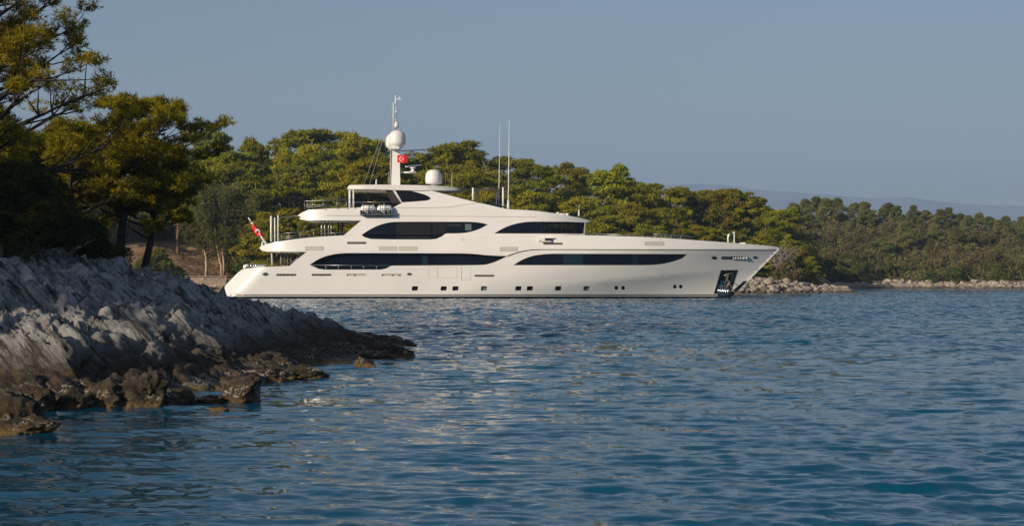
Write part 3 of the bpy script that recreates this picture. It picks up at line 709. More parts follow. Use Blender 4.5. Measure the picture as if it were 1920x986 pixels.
# chain into the water
m = MB(); a = sf(1361, 519, BH, -1, 0.0); b2 = Vector(P(1402, 556, 158.6)); b2.z = -0.6
for k in range(70):
    t = k / 69; c = a.lerp(b2, t); c.z -= 0.35 * math.sin(math.pi * t); r = 0.055
    d = (b2 - a).normalized(); u = Vector((0, 0, 1)) if k % 2 else Vector((0, 1, 0)); u = (u - d * u.dot(d)).normalized()
    pts = [c + d * (0.085 * math.cos(x)) + u * (0.05 * math.sin(x)) for x in [2 * math.pi * j / 8 for j in range(9)]]
    m.tube(pts, 0.017, 5, False)
m.build('anchor_chain', M['chain'], yacht)

# superstructure
SUP = [(645, 441.0), (677.2, 413.4), (575, 413.2), (563, 411.5), (557, 405.5)] + crv([(557, 405.5), (563, 400.5), (572, 396), (584, 393.3), (620, 391), (672, 389.3)], 3)[1:] + [(738, 388.6), (752.5, 381.2), (737, 357.5), (727, 354.4), (735, 349.0), (768, 350.4)] \
    + crv([(768, 350.4), (790, 353.8), (822, 361), (852, 369), (883, 377), (915, 384), (946, 391.2), (957, 392.7), (1000, 395), (1040, 400), (1075, 406), (1098, 411.2), (1107, 415)], 3)[1:] + [(1103, 416.2), (1098, 416.4), (1096.5, 441.0)]
W2s = [p for p in W2]
sm = MB()
k0 = len(SUP)
# the upper window runs over the joint, so its lower part is notched out of the bottom edge
W2up = []
for i in range(len(W2)):
    a, b_ = W2[i], W2[(i + 1) % len(W2)]
    if a[1] < 440.99: W2up.append(a)
SUPN = SUP + [(832.0, 441.0)] + [p for p in W2up[::-1] if p[0] < 10000]
# keep order: right end first, following the window edge back to its left tip
ri = [i for i, p in enumerate(W2) if p[1] < 440.99]
chain_ = [W2[i] for i in ri][::-1]
SUPN = SUP + [(832.0, 441.0)] + chain_ + [(677.8, 441.0)]
for s in (-1, 1): panel(sm, SUPN, BS, [W3, W5], s, 0, 7)
strip(sm, SUP[:k0], BS, 7, False)
for s in (-1, 1):
    for h in (W3, W5): ring(sm, h, BS, s, 0, -0.12)
    ring(sm, chain_, BS, s, 0, -0.25)
sup = sm.build('superstructure', M['paint'], yacht)
# ledge between the narrower house and the bulwark rim
m = MB()
for s in (-1, 1):
    xs_ = list(range(646, 1100, 12))
    for a, c in zip(xs_[:-1], xs_[1:]):
        quadn(m, sf(a, 441.3, BH, s), sf(c, 441.3, BH, s), sf(c, 441.3, BS, s, -0.3), sf(a, 441.3, BS, s, -0.3), Vector((0, 0, 1)))
m.split('side_deck', M['deckwood'], yacht)
m = MB()
BW2 = lambda px, py: min(BS(px, py), 4.5) - 0.0
w2 = glaze('window', W2, BS, 'glass', 0.10, [(x, 417, x + 0.7, 448) for x in (808, 838, 870)])
for (a, b, c, d, mt) in ((742, 418, 807, 447.5, 'pane_dark'), (811, 418, 836, 443, 'pane_dark'), (872, 420, 884, 432, 'pane_lit'), (838, 420, 864, 424, 'black')):
    m = MB(); panel(m, rect(a, b, c, d), BS, (), -1, -0.08, 8); m.build('curtain_pane', M[mt], w2)
W3a = [p for p in W3 if p[0] < 1018][:] ; 
W3A = crv([(926.2, 437.8), (947, 426.4), (966.4, 419.8), (985.9, 416.3), (1000, 415.6)]) + [(1018, 415.65), (1018, 438.0)]
W3B = [(1018, 415.65), (1060, 415.8), (1096, 417.2), (1094, 438.2), (1018, 438.0)]
glaze('window', W3A, BS, 'glass', 0.08, [(990, 418, 990.6, 432)])
glaze('bridge_window', W3B, BS, 'bridge_glass', 0.08, [(x, 416.6, x + 1.4, 438) for x in (1018, 1030, 1052, 1062, 1078, 1088)])
m = MB(); c = sf(1016, 428, BS, -1, 0); m.box((c.x, YC, c.z), (0.1, 8.4, 1.3)); m.build('bridge_bulkhead', M['pane_dark'], yacht)
m = MB(); c = sf(1070, 435, BS, -1, 0); m.box((c.x, YC, c.z), (2.2, 4, 0.7)); m.build('bridge_console', M['pane_dark'], yacht)
w5 = glaze('louvred_window', W5, BS, 'glass', 0.09)
m = MB()
for k in range(7):
    y = 359.5 + k * 2.9; x1 = np.interp(y, [357, 362, 367, 372, 376, 380], [766, 785, 800, 807, 800, 760]) - 3; x0 = 743 + (y - 357) * 0.6
    if x1 > x0 + 4: panel(m, rect(x0, y, x1, y + 0.7), BS, (), -1, -0.06, 12)
m.build('louvre_slats', M['pane_dark'], w5)
m = MB()
for s in (-1, 1): panel(m, [(722, 354.6), (736.5, 357.6), (751, 380.8), (735, 381)], BS, (), s, -0.1, 8)
m.split('side_screen', M['glass_brown'], yacht)
m = MB()
for s in (-1, 1): m.tube([sf(737.5, 357.4, BS, s, 0.02), sf(752.6, 381, BS, s, 0.02)], 0.035, 6)
m.split('fin_trim', M['paint2'], yacht)
both_s = MB()
for poly in ([(612, 403.6), (1006, 406.6), (1006, 407.2), (612, 404.5)],):
    for s in (-1, 1): panel(both_s, poly, BS, (), s, 0.012, 12)
cs = crv([(740, 388.9), (800, 389.3), (840, 388), (870, 384), (898, 379.9)])
for s in (-1, 1): panel(both_s, cs + [(x, y + 0.7) for x, y in cs[::-1]], BS, (), s, 0.012, 12)
both_s.build('body_seam', M['seam'], yacht)
# the body seams above are flat strips in the seam colour
# underside linings of the two overhangs
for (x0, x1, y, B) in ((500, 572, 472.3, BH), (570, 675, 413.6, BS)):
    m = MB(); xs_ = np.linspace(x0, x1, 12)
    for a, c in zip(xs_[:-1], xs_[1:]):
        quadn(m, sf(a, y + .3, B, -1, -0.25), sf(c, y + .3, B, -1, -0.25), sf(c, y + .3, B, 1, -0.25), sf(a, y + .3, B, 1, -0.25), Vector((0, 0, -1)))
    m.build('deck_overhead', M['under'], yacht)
# hardtop
HT = lambda px, py: 3.5 * (0.62 + 0.38 * math.sqrt(max(0, 1 - (max(0, 690 - px) / 42) ** 2))) * (1 - 0.5 * max(0, (px - 790) / 82) ** 2)
HTP = [(650.5, 354.0)] + crv([(650.5, 354), (655, 347.6), (662, 347.2), (700, 346.4), (740, 346.6), (800, 347.8), (840, 350), (862, 353.4), (864, 355)], 3)[1:] + crv([(864, 355), (850, 357), (800, 357.5), (740, 356.5), (700, 355), (662, 354.8)], 3)[1:]
m = MB()
for s in (-1, 1): panel(m, HTP, HT, (), s, 0, 6)
strip(m, HTP, HT, 6); ht = m.build('hardtop', M['paint'], yacht)
def ypt(px, py, b=0.0): d = YC - b; return Vector(((px - CX) / F * d, d, CAMH + (HY - py) / F * d))
m = MB()
for px in (655.8, 662.8):
    for b in (2.6, -2.6) if px < 660 else (2.9, -2.9): m.tube([ypt(px, 356, b), ypt(px, 390, b)], 0.11 if px < 660 else 0.08, 8)
m.split('hardtop_pillar', M['paint2'], yacht)
# rails
def rail(name, path, h, b, posts, mat='steel', wrap=True, mid=(0.5,), r=0.03):
    m = MB()
    for f in (1.0,) + tuple(mid):
        near_ = [ypt(x, y - h * f, b if x > path[0][0] + 18 else b * 0.8) for x, y in path]; far_ = [ypt(x, y - h * f, -b if x > path[0][0] + 18 else -b * 0.8) for x, y in path]
        rr = r if f == 1.0 else r * 0.6
        if wrap: m.tube(near_[::-1] + far_, rr, 6)
        else: m.tube(near_, rr, 6); m.tube(far_, rr, 6)
    xs_ = [p[0] for p in path]; ys_ = [p[1] for p in path]
    for x in posts:
        y = float(np.interp(x, xs_, ys_))
        for q in (b if x > path[0][0] + 18 else b * .8, -b if x > path[0][0] + 18 else -b * .8): m.tube([ypt(x, y - h, q), ypt(x, y + 1, q)], r * 0.9, 6)
    return m.split(name, M[mat], yacht)
rail('sun_deck_rail', [(570.5, 393), (576, 393), (600, 392), (665, 390)], 16, 4.1, (571, 576, 586, 606, 632, 650, 664), mid=(0.5, 0.3))
rail('sun_deck_rail', [(664, 389.5), (735, 388.6)], 10, 4.05, (680, 700, 720), wrap=False, mid=())
rail('upper_deck_rail', [(519, 452), (540, 450), (590, 445)], 13, 4.2, (520, 528, 542, 563, 588), mid=(0.55, 0.3))
rail('upper_deck_rail', [(600, 444.5), (646, 441.5)], 6, 4.3, (610, 628), wrap=False, mid=())
rail('foredeck_rail', [(1100, 442), (1190, 445), (1290, 450)], 4, 3.4, (1120, 1150, 1180, 1205), wrap=False, mid=(), mat='steel')
rail('foredeck_rail', [(1225, 445.5), (1236, 446), (1290, 449.5), (1300, 452)], 7, 2.3, (1226, 1240, 1258, 1276), wrap=False, mid=(0.5,))
m = MB()
m.tube([sf(583, 496.9, BH, -1, -0.02), sf(734, 498.0, BH, -1, -0.02)], 0.035, 6)
for x in (611, 634.5, 658.5, 682, 706): m.tube([sf(x, 497.5, BH, -1, -0.02), sf(x, 506, BH, -1, -0.05)], 0.028, 6)
m.build('walkway_rail', M['steel'], yacht)
# aft awning and its posts
m = MB()
for px, y0, b, r in ((508.5, 405, 3.3, 0.10), (515.3, 408, -3.0, 0.07), (521.5, 403.5, 3.9, 0.065)):
    m.tube([ypt(px, y0, b), ypt(px, 453, b)], r, 8)
m.split('awning_post', M['paint2'], yacht)
def sheet(name, c4, sag, mat, n=12, th=0.03):
    m = MB(); a, b, c, d = [Vector(p) for p in c4]; V = []
    for lay_ in (0, -th):
        for i in range(n + 1):
            for j in range(n + 1):
                u, v = i / n, j / n; p = a.lerp(b, u).lerp(d.lerp(c, u), v); p = p.copy(); p.z -= sag * 4 * u * (1 - u) * (0.4 + 0.6 * 4 * v * (1 - v)); p.z += lay_; V.append(p)
    k = (n + 1) ** 2; fs = []
    for i in range(n):
        for j in range(n):
            q = (i * (n + 1) + j, (i + 1) * (n + 1) + j, (i + 1) * (n + 1) + j + 1, i * (n + 1) + j + 1); fs += [q, tuple(k + x for x in q[::-1])]
    m.add(V, fs, True); return m.build(name, M[mat], yacht)
sheet('aft_awning', (ypt(509, 406, 3.2), ypt(560, 405, 3.4), ypt(560, 403.5, -3.4), ypt(516, 406, -3.0)), 0.12, 'canvas')
sheet('forward_awning', (ypt(852, 353.2, 2.4), ypt(934, 353.0, 2.6), ypt(946, 352.0, -2.4), ypt(852, 353, -2.4)), 0.22, 'canvas')
m = MB()
for px, y0, y1, b, r in ((887, 352.0, 376, 2.7, 0.10), (930.5, 356, 388, -2.5, 0.06), (943.3, 351.5, 391, 2.7, 0.09), (898, 356, 378, -2.4, .06)): m.tube([ypt(px, y0, b), ypt(px, y1, b)], r, 8)
m.split('awning_post', M['paint2'], yacht)
m = MB(); m.tube([ypt(915, 382, 2.9), ypt(946, 388, 2.9)], .05, 6); m.tube([ypt(915, 382, -2.9), ypt(946, 388, -2.9)], .05, 6)
m.add([ypt(910, 384, 2.6), ypt(944, 391, 2.6), ypt(944, 386, 2.6), ypt(918, 381, 2.6)], [(0, 1, 2, 3)])
m.split('windscreen', M['teal'], yacht)
# furniture and stairs on the two aft decks
m = MB()
for x in (527, 533.5, 539, 546): m.tube([ypt(x, 472, 2.6), ypt(x, 498, 2.6)], 0.10 if x < 530 else 0.05, 6)
for x0 in (545, 549): m.tube([ypt(x0, 497, 3.2), ypt(x0 + 25, 472.5, 3.2)], 0.05, 6)
for k in range(6): m.box(ypt(548 + k * 4, 494 - k * 3.9, 2.6), (0.35, 1.4, 0.05))
m.build('aft_stair', M['steel'], yacht)
m = MB()
for x in (510.5,): m.tube([ypt(x - 1, 472, 3.6), ypt(x, 499, 3.6)], 0.09, 8)
m.split('deck_post', M['vent'], yacht)
m = MB()
for x, r in ((603, .07), (609, .07), (616, .05), (621, .05)): m.tube([ypt(x, 413.5, 3.0), ypt(x, 443, 3.0)], r, 8)
m.split('deck_post', M['steel'], yacht)
m = MB()
for y in (420, 425, 430, 435): m.tube([ypt(634, y, 1.0), ypt(664 - (y - 413), y, 1.0)], .05, 6)
for x in (634, 642): m.tube([ypt(x, 414, 1.0), ypt(x, 441, 1.0)], .06, 6)
m.build('upper_stair', M['pane_dark'], yacht)
# swim platform gear on the stern
m = MB()
m.tube([ypt(455, 504, 3.2), ypt(458, 497.5, 3.2), ypt(466, 495, 3.2), ypt(498, 496, 3.2)], .05, 6)
for x in (467, 471, 475, 480, 486, 492): m.tube([ypt(x, 495.5, 3.2), ypt(x, 502, 3.2)], .045, 6)
m.build('stern_rail', M['chrome'], yacht)
m = MB(); m.tube([ypt(458, 503, 3.3), ypt(461, 498.5, 3.3), ypt(466, 497.5, 3.3)], .16, 8); m.box(ypt(487, 500, 2.4), (1.3, 1.2, .35)); m.split('stern_fender', M['paint2'], yacht)
# mast
m = MB()
def tap(m, px0, px1, py, hb): return [ypt(px0, py, hb), ypt(px1, py, hb), ypt(px1, py, -hb), ypt(px0, py, -hb)]
q = tap(m, 733.5, 750.5, 348, 0.45) + tap(m, 735.5, 749.2, 279, 0.36); m.add(q, [(3, 2, 1, 0), (0, 1, 5, 4), (1, 2, 6, 5), (2, 3, 7, 6), (3, 0, 4, 7), (4, 5, 6, 7)])
mast = m.build('mast', M['paint2'], yacht)
m = MB()
for k in range(16): m.box(ypt(732.3, 342 - k * 4.0, 0.3), (0.14, 0.35, 0.035))
m.tube([ypt(731.2, 347, .3), ypt(732.6, 283, .3)], .02, 5); m.build('mast_ladder', M['paint2'], mast)
dome = [(0.02, -0.02), (0.55, -0.01), (0.62, 0.12), (0.90, 0.32), (0.99, 0.5), (1.0, 0.62), (1.0, 1.15), (0.96, 1.42), (0.84, 1.66), (0.62, 1.86), (0.34, 1.98), (0.02, 2.02)]
m = MB(); m.lathe(ypt(745, 278, 1.05), [(r * 0.81, z * 0.86) for r, z in dome]); m.build('satellite_dome', M['paint2'], mast)
m = MB(); m.lathe(ypt(738.3, 281.0, -1.0), [(r * 0.79, z * 0.80) for r, z in dome]); m.build('satellite_dome', M['paint2'], mast)
m = MB(); m.lathe(ypt(742, 283, 0), [(0.30, -0.3), (0.34, 0), (0.5, 0.25), (0.2, 0.4)]); a = ypt(742, 280, 0); m.box(a, (0.9, 3.4, 0.16)); m.build('dome_bracket', M['paint2'], mast)
dome2 = [(0.25, -0.1), (0.25, 0.02), (0.68, 0.05), (0.78, 0.15), (0.80, 0.55), (0.79, 0.80), (0.72, 1.08), (0.60, 1.27), (0.44, 1.38), (0.22, 1.43), (0.02, 1.44)]
m = MB(); m.lathe(ypt(813, 346.2, 0.8), dome2); m.build('satellite_dome', M['paint2'], ht)
m = MB()
m.tube([ypt(741.5, 245, 0), ypt(741.8, 179, 0)], [.13, .055], 8); m.tube([ypt(737.6, 245, .2), ypt(737.6, 193, .2)], .05, 6)
for y in (200, 212, 225, 236): m.box(ypt(740, y, 0.1), (0.3, 0.1, 0.05))
m.box(ypt(747, 186.3, 0), (0.62, 0.1, 0.08)); m.tube([ypt(749.5, 186, 0), ypt(749.5, 181, 0)], .05, 6)
m.lathe(ypt(744, 232, 0), [(.05, 0), (.2, .05), (.2, .12), (.05, .2)], 12); m.lathe(ypt(743, 240, 0), [(.14, 0), (.26, .05), (.26, .3), (.15, .42), (.02, .45)], 12)
m.lathe(ypt(743.5, 211, 0), [(.08, 0), (.2, .03), (.12, .14)], 12); m.lathe(ypt(743, 206, 0), [(.06, 0), (.13, .05), (.1, .14), (.02, .18)], 10)
m.build('mast_top', M['paint2'], mast)
for (x0, x1, y, sx0, sx1, sy, bx, tlt) in ((750, 780, 295, 752, 797, 282.3, 772.5, 0.03), (750, 781, 323.5, 760, 789, 311, 774, 0.09)):
    m = MB(); m.tube([ypt(x0, y, 0), ypt(x1, y, 0)], .085, 8); m.lathe(ypt(bx, y - 1, 0), [(.2, 0), (.24, .1), (.13, .2), (.13, .3), (.28, .34), (.28, .46), (.1, .54)], 14)
    a = ypt(sx0, sy + 1.5, 0.3); b2 = ypt(sx1, sy - 1.5, -0.3); m.tube([a, b2], .085, 6)
    m.build('radar_scanner', M['paint2'], mast)
def whip(name, px0, py0, px1, py1, b, r0, r1, par, base=None):
    m = MB(); m.tube([ypt(px0, py0, b), ypt(px0 * .7 + px1 * .3, py0 * .7 + py1 * .3, b), ypt(px1, py1, b)], [r0, r0 * .7, r1], 6)
    if base: m.lathe(ypt(px0, py0, b), [(base, 0), (base * .8, base * 3), (r0, base * 6)], 12)
    m.build(name, M['paint2'], par)
whip('whip_antenna', 953, 392, 955, 224.5, 2.6, .07, .022, sup, .15)
whip('whip_antenna', 935, 389, 937.5, 232, -2.6, .05, .016, sup)
whip('whip_antenna', 835, 352, 835.3, 323, .5, .022, .012, ht); whip('whip_antenna', 847, 352, 847.5, 321, 1, .028, .014, ht)
whip('whip_antenna', 705.5, 347, 706.5, 336, 2, .05, .03, ht, .09); whip('whip_antenna', 728, 347, 728.5, 322, 2, .016, .01, ht)
whip('whip_antenna', 1085.5, 405, 1086, 383, .5, .03, .012, sup, .1)
whip('whip_antenna', 747, 349, 747.3, 340, 3, .025, .02, ht)
m = MB()
for p0 in (692, 681): m.tube([ypt(737.3, 196, 0), ypt(p0, 348, 0.5 if p0 > 685 else -.5)], .014, 5)
m.split('stay_wire', M['vent'], mast)
m = MB()
for x in (1046, 1064): m.lathe(ypt(x, 402.5 + (x - 1046) * .1, 1.5), [(.1, 0), (.14, .06), (.16, .14), (.1, .22), (.02, .24)], 12)
m.tube([ypt(1046, 401.3, 1.5), ypt(1064, 401.8, 1.5)], .08, 6); m.split('deck_horn', M['paint2'], sup)
# bow fittings
m = MB(); m.tube([ypt(1365.5, 456, 1), ypt(1365, 447, 1), ypt(1366, 441, 1), ypt(1368, 438.5, 1)], [.09, .07, .12, .06], 8); m.tube([ypt(1377, 457, 0), ypt(1376.6, 447, 0), ypt(1376.6, 434.5, 0)], [.11, .05, .05], 8); m.tube([ypt(1373.5, 436.3, 0), ypt(1378, 435.8, 0)], .04, 6)
m.split('bow_light_mast', M['paint2'], yacht)
m = MB(); m.box(ypt(1392, 457, 1), (0.5, 0.6, .2)); m.build('anchor_windlass', M['paint2'], yacht)
# folding platform and wing light box below the bridge
m = MB(); c = sf(1015.5, 448.8, BH, -1, 0.12); m.box(c, (0.62, .4, .3)); m.box(sf(1030, 446.0, BH, -1, .1), (.9, .3, .07)); m.box(sf(1024, 452.6, BH, -1, .1), (.95, .36, .08)); m.split('wing_light_box', M['paint2'], yacht)
m = MB(); m.box(sf(1027, 449.2, BH, -1, .08), (0.75, .25, .25)); m.build('wing_light_lens', M['black'], yacht)
# life rafts on their cradles
def raft(x0):
    r = empty('life_raft', sf(x0 + 14, 397, BS, -1, 0.35))
    m = MB(); a = sf(x0, 392.5, BS, -1, .32); b2 = sf(x0 + 28.5, 392.5, BS, -1, .32); ax = (b2 - a)
    pr = [(.0, .05), (.04, .25), (.12, .35), (.2, .385), (.46, .39), (.47, .405), (.53, .405), (.54, .39), (.8, .385), (.88, .35), (.96, .25), (1, .05)]
    m.tube([a + ax * t for t, _ in pr], [q for _, q in pr], 20); m.build('raft_canister', M['paint2'], r)
    m = MB()
    for t in (.22, .38, .5, .62, .78):
        c = a + ax * t; pts = [c + Vector((0, math.cos(z) * .415, math.sin(z) * .415)) for z in [2 * math.pi * j / 16 for j in range(17)]]; m.tube(pts, .012, 5, False)
    m.tube([a + ax * .2 + Vector((0, -.41, .02)), a + ax * .8 + Vector((0, -.41, .02))], .025, 5); m.build('raft_strap', M['strap'], r)
    m = MB()
    for t in (.02, .18, .5, .82, .98): m.box(a + ax * t + Vector((0, -.05, -.3)), (.07, .75, .42))
    m.box(a + ax * .5 + Vector((0, -.05, -.5)), (1.52, .8, .06)); m.tube([a + ax * .0 + Vector((0, -.42, -.12)), a + ax * 1.0 + Vector((0, -.42, -.12))], .03, 5); m.build('raft_cradle', M['steel'], r)
    return r
tag(raft(676), 'white canister life raft strapped in its cradle on the sun deck edge, nearer the stern', 'life raft', 'life rafts on the sun deck')
tag(raft(707), 'white canister life raft strapped in its cradle on the sun deck edge, nearer the mast', 'life raft', 'life rafts on the sun deck')
# flags
def flag_grid(o3, du, dv, n, m_, wave):
    V = []
    for i in range(n + 1):
        for j in range(m_ + 1):
            u, v = i / n, j / m_; p = o3 + du * u + dv * v; p = p + Vector((0, wave * math.sin(u * 7 + v) * u, -0.03 * u * math.sin(u * 5))); V.append(p)
    return V, [(i * (m_ + 1) + j, (i + 1) * (m_ + 1) + j, (i + 1) * (m_ + 1) + j + 1, i * (m_ + 1) + j + 1) for i in range(n) for j in range(m_)]
fo = ypt(745, 290.5, 1.0); du = ypt(764, 291.8, 1.0) - fo; dv = ypt(745, 304.6, 1.0) - fo
fl = empty('mast_flag', fo); tag(fl, 'small red flag with white crescent and star flying from the mast below the dome', 'flag')
m = MB(); V, Q = flag_grid(fo, du, dv, 14, 8, .06); m.add(V, Q, True); m.build('flag_cloth', M['red'], fl)
def on_flag(u, v, off): p = fo + du * u + dv * v; return p + Vector((0, .06 * math.sin(u * 7 + v) * u - off, -0.03 * u * math.sin(u * 5)))
ar = dv.length / du.length; m = MB(); n = 26
for s_ in (-.015, .015):
    o_, i_ = [], []
    for k in range(n + 1):
        a = R(42 + (318 - 42) * k / n); o_.append((0.36 + 0.27 * ar * math.cos(a) * .95, 0.5 + 0.27 * math.sin(a)))
    for k in range(n + 1):
        a = R(55 + (305 - 55) * k / n); i_.append((0.40 + 0.215 * ar * math.cos(a) * .95, 0.5 + 0.215 * math.sin(a)))
    m.add([on_flag(*p, s_) for p in o_] + [on_flag(*p, s_) for p in i_], [(k, k + 1, n + 2 + k, n + 1 + k) for k in range(n)])
    st = [(0.575 + ar * (.13 if k % 2 == 0 else .052) * math.cos(R(180 + 36 * k)), 0.5 + (.13 if k % 2 == 0 else .052) * math.sin(R(180 + 36 * k))) for k in range(10)]
    m.add([on_flag(.575, .5, s_)] + [on_flag(*p, s_) for p in st], [(0, 1 + k, 1 + (k + 1) % 10) for k in range(10)])
m.build('crescent_and_star', M['white_cloth'], fl)
# ensign staff on the stern with a furled red ensign
m = MB(); a = ypt(502, 461, 0); b2 = ypt(465.5, 408, 0); m.tube([a, a.lerp(b2, .3), b2], [.15, .10, .05], 8); m.tube([ypt(490, 464, 0), ypt(493, 453, 0), ypt(497, 457, 0)], .1, 6); m.build('ensign_staff', M['paint2'], yacht)
en = empty('stern_ensign', a.lerp(b2, .5)); tag(en, 'red ensign with a white crescent hanging furled on the raked stern staff', 'flag')
m = MB(); dn = Vector((0.25, 0, -1)); V = []; n = 14; prof = [.02, .06, .10, .14, .22, .30, .36, .40, .42, .42, .40, .36, .28, .16, .02]
ts = [0.93 - 0.62 * k / n for k in range(n + 1)]
for k in range(n + 1):
    c = a.lerp(b2, ts[k]); wv_ = prof[k] * 1.6
    for j in range(6):
        an = 2 * math.pi * j / 6; V.append(c + Vector((wv_ * .55 * math.cos(an) + wv_ * .15, .10 * math.sin(an) * (1 + .6 * math.sin(k * 2 + j)), -wv_ * .35 + wv_ * .35 * math.sin(an * 2) * .3)))
m.add(V, [(k * 6 + j, k * 6 + (j + 1) % 6, (k + 1) * 6 + (j + 1) % 6, (k + 1) * 6 + j) for k in range(n) for j in range(6)], True); m.build('flag_cloth', M['red'], en)
m = MB(); c = a.lerp(b2, .52) + Vector((0.05, -.2, -.12)); pts = [c + Vector((.2 * math.cos(z), 0, .23 * math.sin(z) )) for z in [R(-10 + 20 * j) for j in range(11)]]
m.tube(pts, [.02, .05, .06, .07, .07, .07, .07, .06, .06, .05, .02], 6); c = a.lerp(b2, .80) + Vector((0, -.1, 0)); m.box(c, (.18, .1, .16)); m.build('crescent_and_star', M['white_cloth'], en)
# ------------------------------------------------------------------ trees
def tufts(rg, centers, rad, tone, blades, bl, bw, up=0.5, cup=1.0):
    """radiating blade triangles around many tuft centres (vectorised)"""
    n = len(centers); N = n * blades
    d = rg.normal(size=(N, 3)); d[:, 2] = d[:, 2] * 0.8 + up; d /= np.linalg.norm(d, axis=1)[:, None]
    c = np.repeat(centers, blades, 0); ln = bl * rg.uniform(0.6, 1.25, N)[:, None]; wd = bw * rg.uniform(0.7, 1.3, N)[:, None]
    s = np.cross(d, rg.normal(size=(N, 3))); s /= np.linalg.norm(s, axis=1)[:, None] + 1e-9
    st = c + d * ln * 0.08 + rg.normal(size=(N, 3)) * rad
    V = np.stack([st - s * wd * 0.5, st + s * wd * 0.5, st + d * ln], 1).reshape(-1, 3)
    T = np.arange(N * 3).reshape(N, 3); t = np.repeat(np.clip(np.repeat(tone, blades) + rg.normal(0, 0.13, N), 0, 1), 3)
    return V, T, t
def curve_pts(a, d0, L, up, n, rg, wob=0.08):
    pts = [Vector(a)]; d = Vector(d0).normalized()
    for i in range(n):
        d = (d + Vector((rg.normal(0, wob), rg.normal(0, wob), rg.normal(0, wob) + up / n))).normalized(); pts.append(pts[-1] + d * (L / n))
    return pts
def pine(seed, H, W, base=0.35, nlimb=20, npf=3, pr=0.85, flat=0.42, ntuft=34, blades=7, bl=0.34, bw=0.10, lean=(0.05, 0.0), top=0.55, trunk_r=0.2, bare=0, side=None, irr=0.0):
    rg = np.random.default_rng(seed); tr = MB()
    tp = [Vector((lean[0] * H * (k / 8) ** 1.5 + 0.12 * math.sin(k * 1.1 + seed), lean[1] * H * (k / 8) ** 1.5 + 0.1 * math.sin(k * 0.9 + 2 * seed), H * 0.93 * k / 8 - (0.5 if k == 0 else 0))) for k in range(9)]
    tr.tube(tp, [trunk_r * (1.15 - 1.0 * k / 8.6) for k in range(9)], 8)
    puffs = []; ga = rg.uniform(0, 6.28)
    for i in range(nlimb):
        h = base + (0.96 - base) * ((i + 0.5) / nlimb) ** 0.9; k = h * 8 / 0.93 * 0.93; k0 = min(7, int(k)); st = tp[k0].lerp(tp[k0 + 1], min(1, k - k0))
        ga += 2.4 + rg.normal(0, 0.35); u = (h - base) / (1 - base)
        prof = (0.55 + 0.45 * math.sin(math.pi * min(1, u * 0.8 + 0.28))) * (1.0 if u < top else 1.0 - 0.55 * (u - top) / (1 - top))
        L = W / 2 * prof * rg.uniform(0.72 - irr * 0.4, 1.12 + irr * 0.35)
        if side is not None: L *= 0.65 + 0.75 * max(0, math.cos(ga - side))
        pts = curve_pts(st, (math.cos(ga), math.sin(ga), 0.15 + 0.45 * u), L, rg.uniform(0.1, 0.5), 6, rg)
        r0 = trunk_r * 0.42 * (1.1 - h * 0.6); tr.tube(pts, [r0 * (1 - 0.8 * j / 6) for j in range(7)], 5, False)
        if i < bare: continue
        puffs.append((pts[-1], pr * rg.uniform(0.7, 1.15)))
        for j in range(npf):
            q = pts[rg.integers(2, 6)]; a2 = ga + rg.choice([-1, 1]) * rg.uniform(0.5, 1.3)
            p2 = curve_pts(q, (math.cos(a2), math.sin(a2), rg.uniform(0.0, 0.6)), L * rg.uniform(0.25, 0.5), 0.4, 3, rg); tr.tube(p2, [r0 * 0.4, r0 * 0.3, r0 * 0.2, r0 * 0.1], 4, False)
            puffs.append((p2[-1], pr * rg.uniform(0.6, 1.05)))
    puffs.append((tp[-1], pr)); cs = []; tn = []
    for c, r in puffs:
        n = max(6, int(ntuft * (r / pr) ** 2)); d = rg.normal(size=(n, 3)); d /= np.linalg.norm(d, axis=1)[:, None]
        rr = r * rg.uniform(0.35, 1.0, n) ** 0.6; q = d * rr[:, None]; q[:, 2] *= flat; q[:, 2] += np.where(q[:, 2] < 0, -q[:, 2] * 0.5, 0)
        q[:, :2] += rg.normal(0, 0.12 * r, (n, 2)); cs.append(q + np.array(c)); tn.append(np.full(n, rg.uniform(0.25, 0.85)) )
    cs = np.vstack(cs); tn = np.concatenate(tn)
    return tr, tufts(rg, cs, bl * 0.12, tn, blades, bl, bw, 0.55)
def bush(seed, Rr, Hh, npf=26, pr=0.5, ntuft=30, blades=6, bl=0.22, bw=0.10, low=0.0, stems=5, oval=False):
    rg = np.random.default_rng(seed); tr = MB(); cs = []; tn = []
    for i in range(npf):
        a = rg.uniform(0, 6.28); u = rg.uniform(0, 1) ** 0.55; z = rg.uniform(low, 1)
        rad = Rr * u * (math.sqrt(max(0.05, 1 - z * z)) if not oval else math.sin(math.pi * min(0.98, max(0.06, z * 0.86 + 0.12))) ** 0.7)
        c = np.array([rad * math.cos(a), rad * math.sin(a), Hh * z * 0.9]); r = pr * rg.uniform(0.65, 1.2)
        n = max(8, int(ntuft * (r / pr) ** 2)); d = rg.normal(size=(n, 3)); d /= np.linalg.norm(d, axis=1)[:, None]
        q = d * (r * rg.uniform(0.5, 1.0, n) ** 0.5)[:, None]; q[:, 2] *= 0.8; q[:, 2] = np.maximum(q[:, 2] + c[2], -0.05) - c[2]; cs.append(q + c); tn.append(np.full(n, rg.uniform(0.2, 0.85)))
        if i < stems: tr.tube([(0.2 * math.cos(a), 0.2 * math.sin(a), -0.3), c * 0.5 + np.array([0, 0, 0.1]), c], [0.06 * Rr ** 0.5, 0.04 * Rr ** 0.5, 0.015], 5, False)
    return tr, tufts(rg, np.vstack(cs), bl * 0.2, np.concatenate(tn), blades, bl, bw, 0.25)
def make_plant(name, data, bark, leaf, crown='crown', trunk='trunk'):
    tr, (V, T, t) = data; root = empty(name, (0, 0, 0))
    tr.build(trunk, M[bark], root); np_mesh(crown, V, T, M[leaf], root, col=t); return root
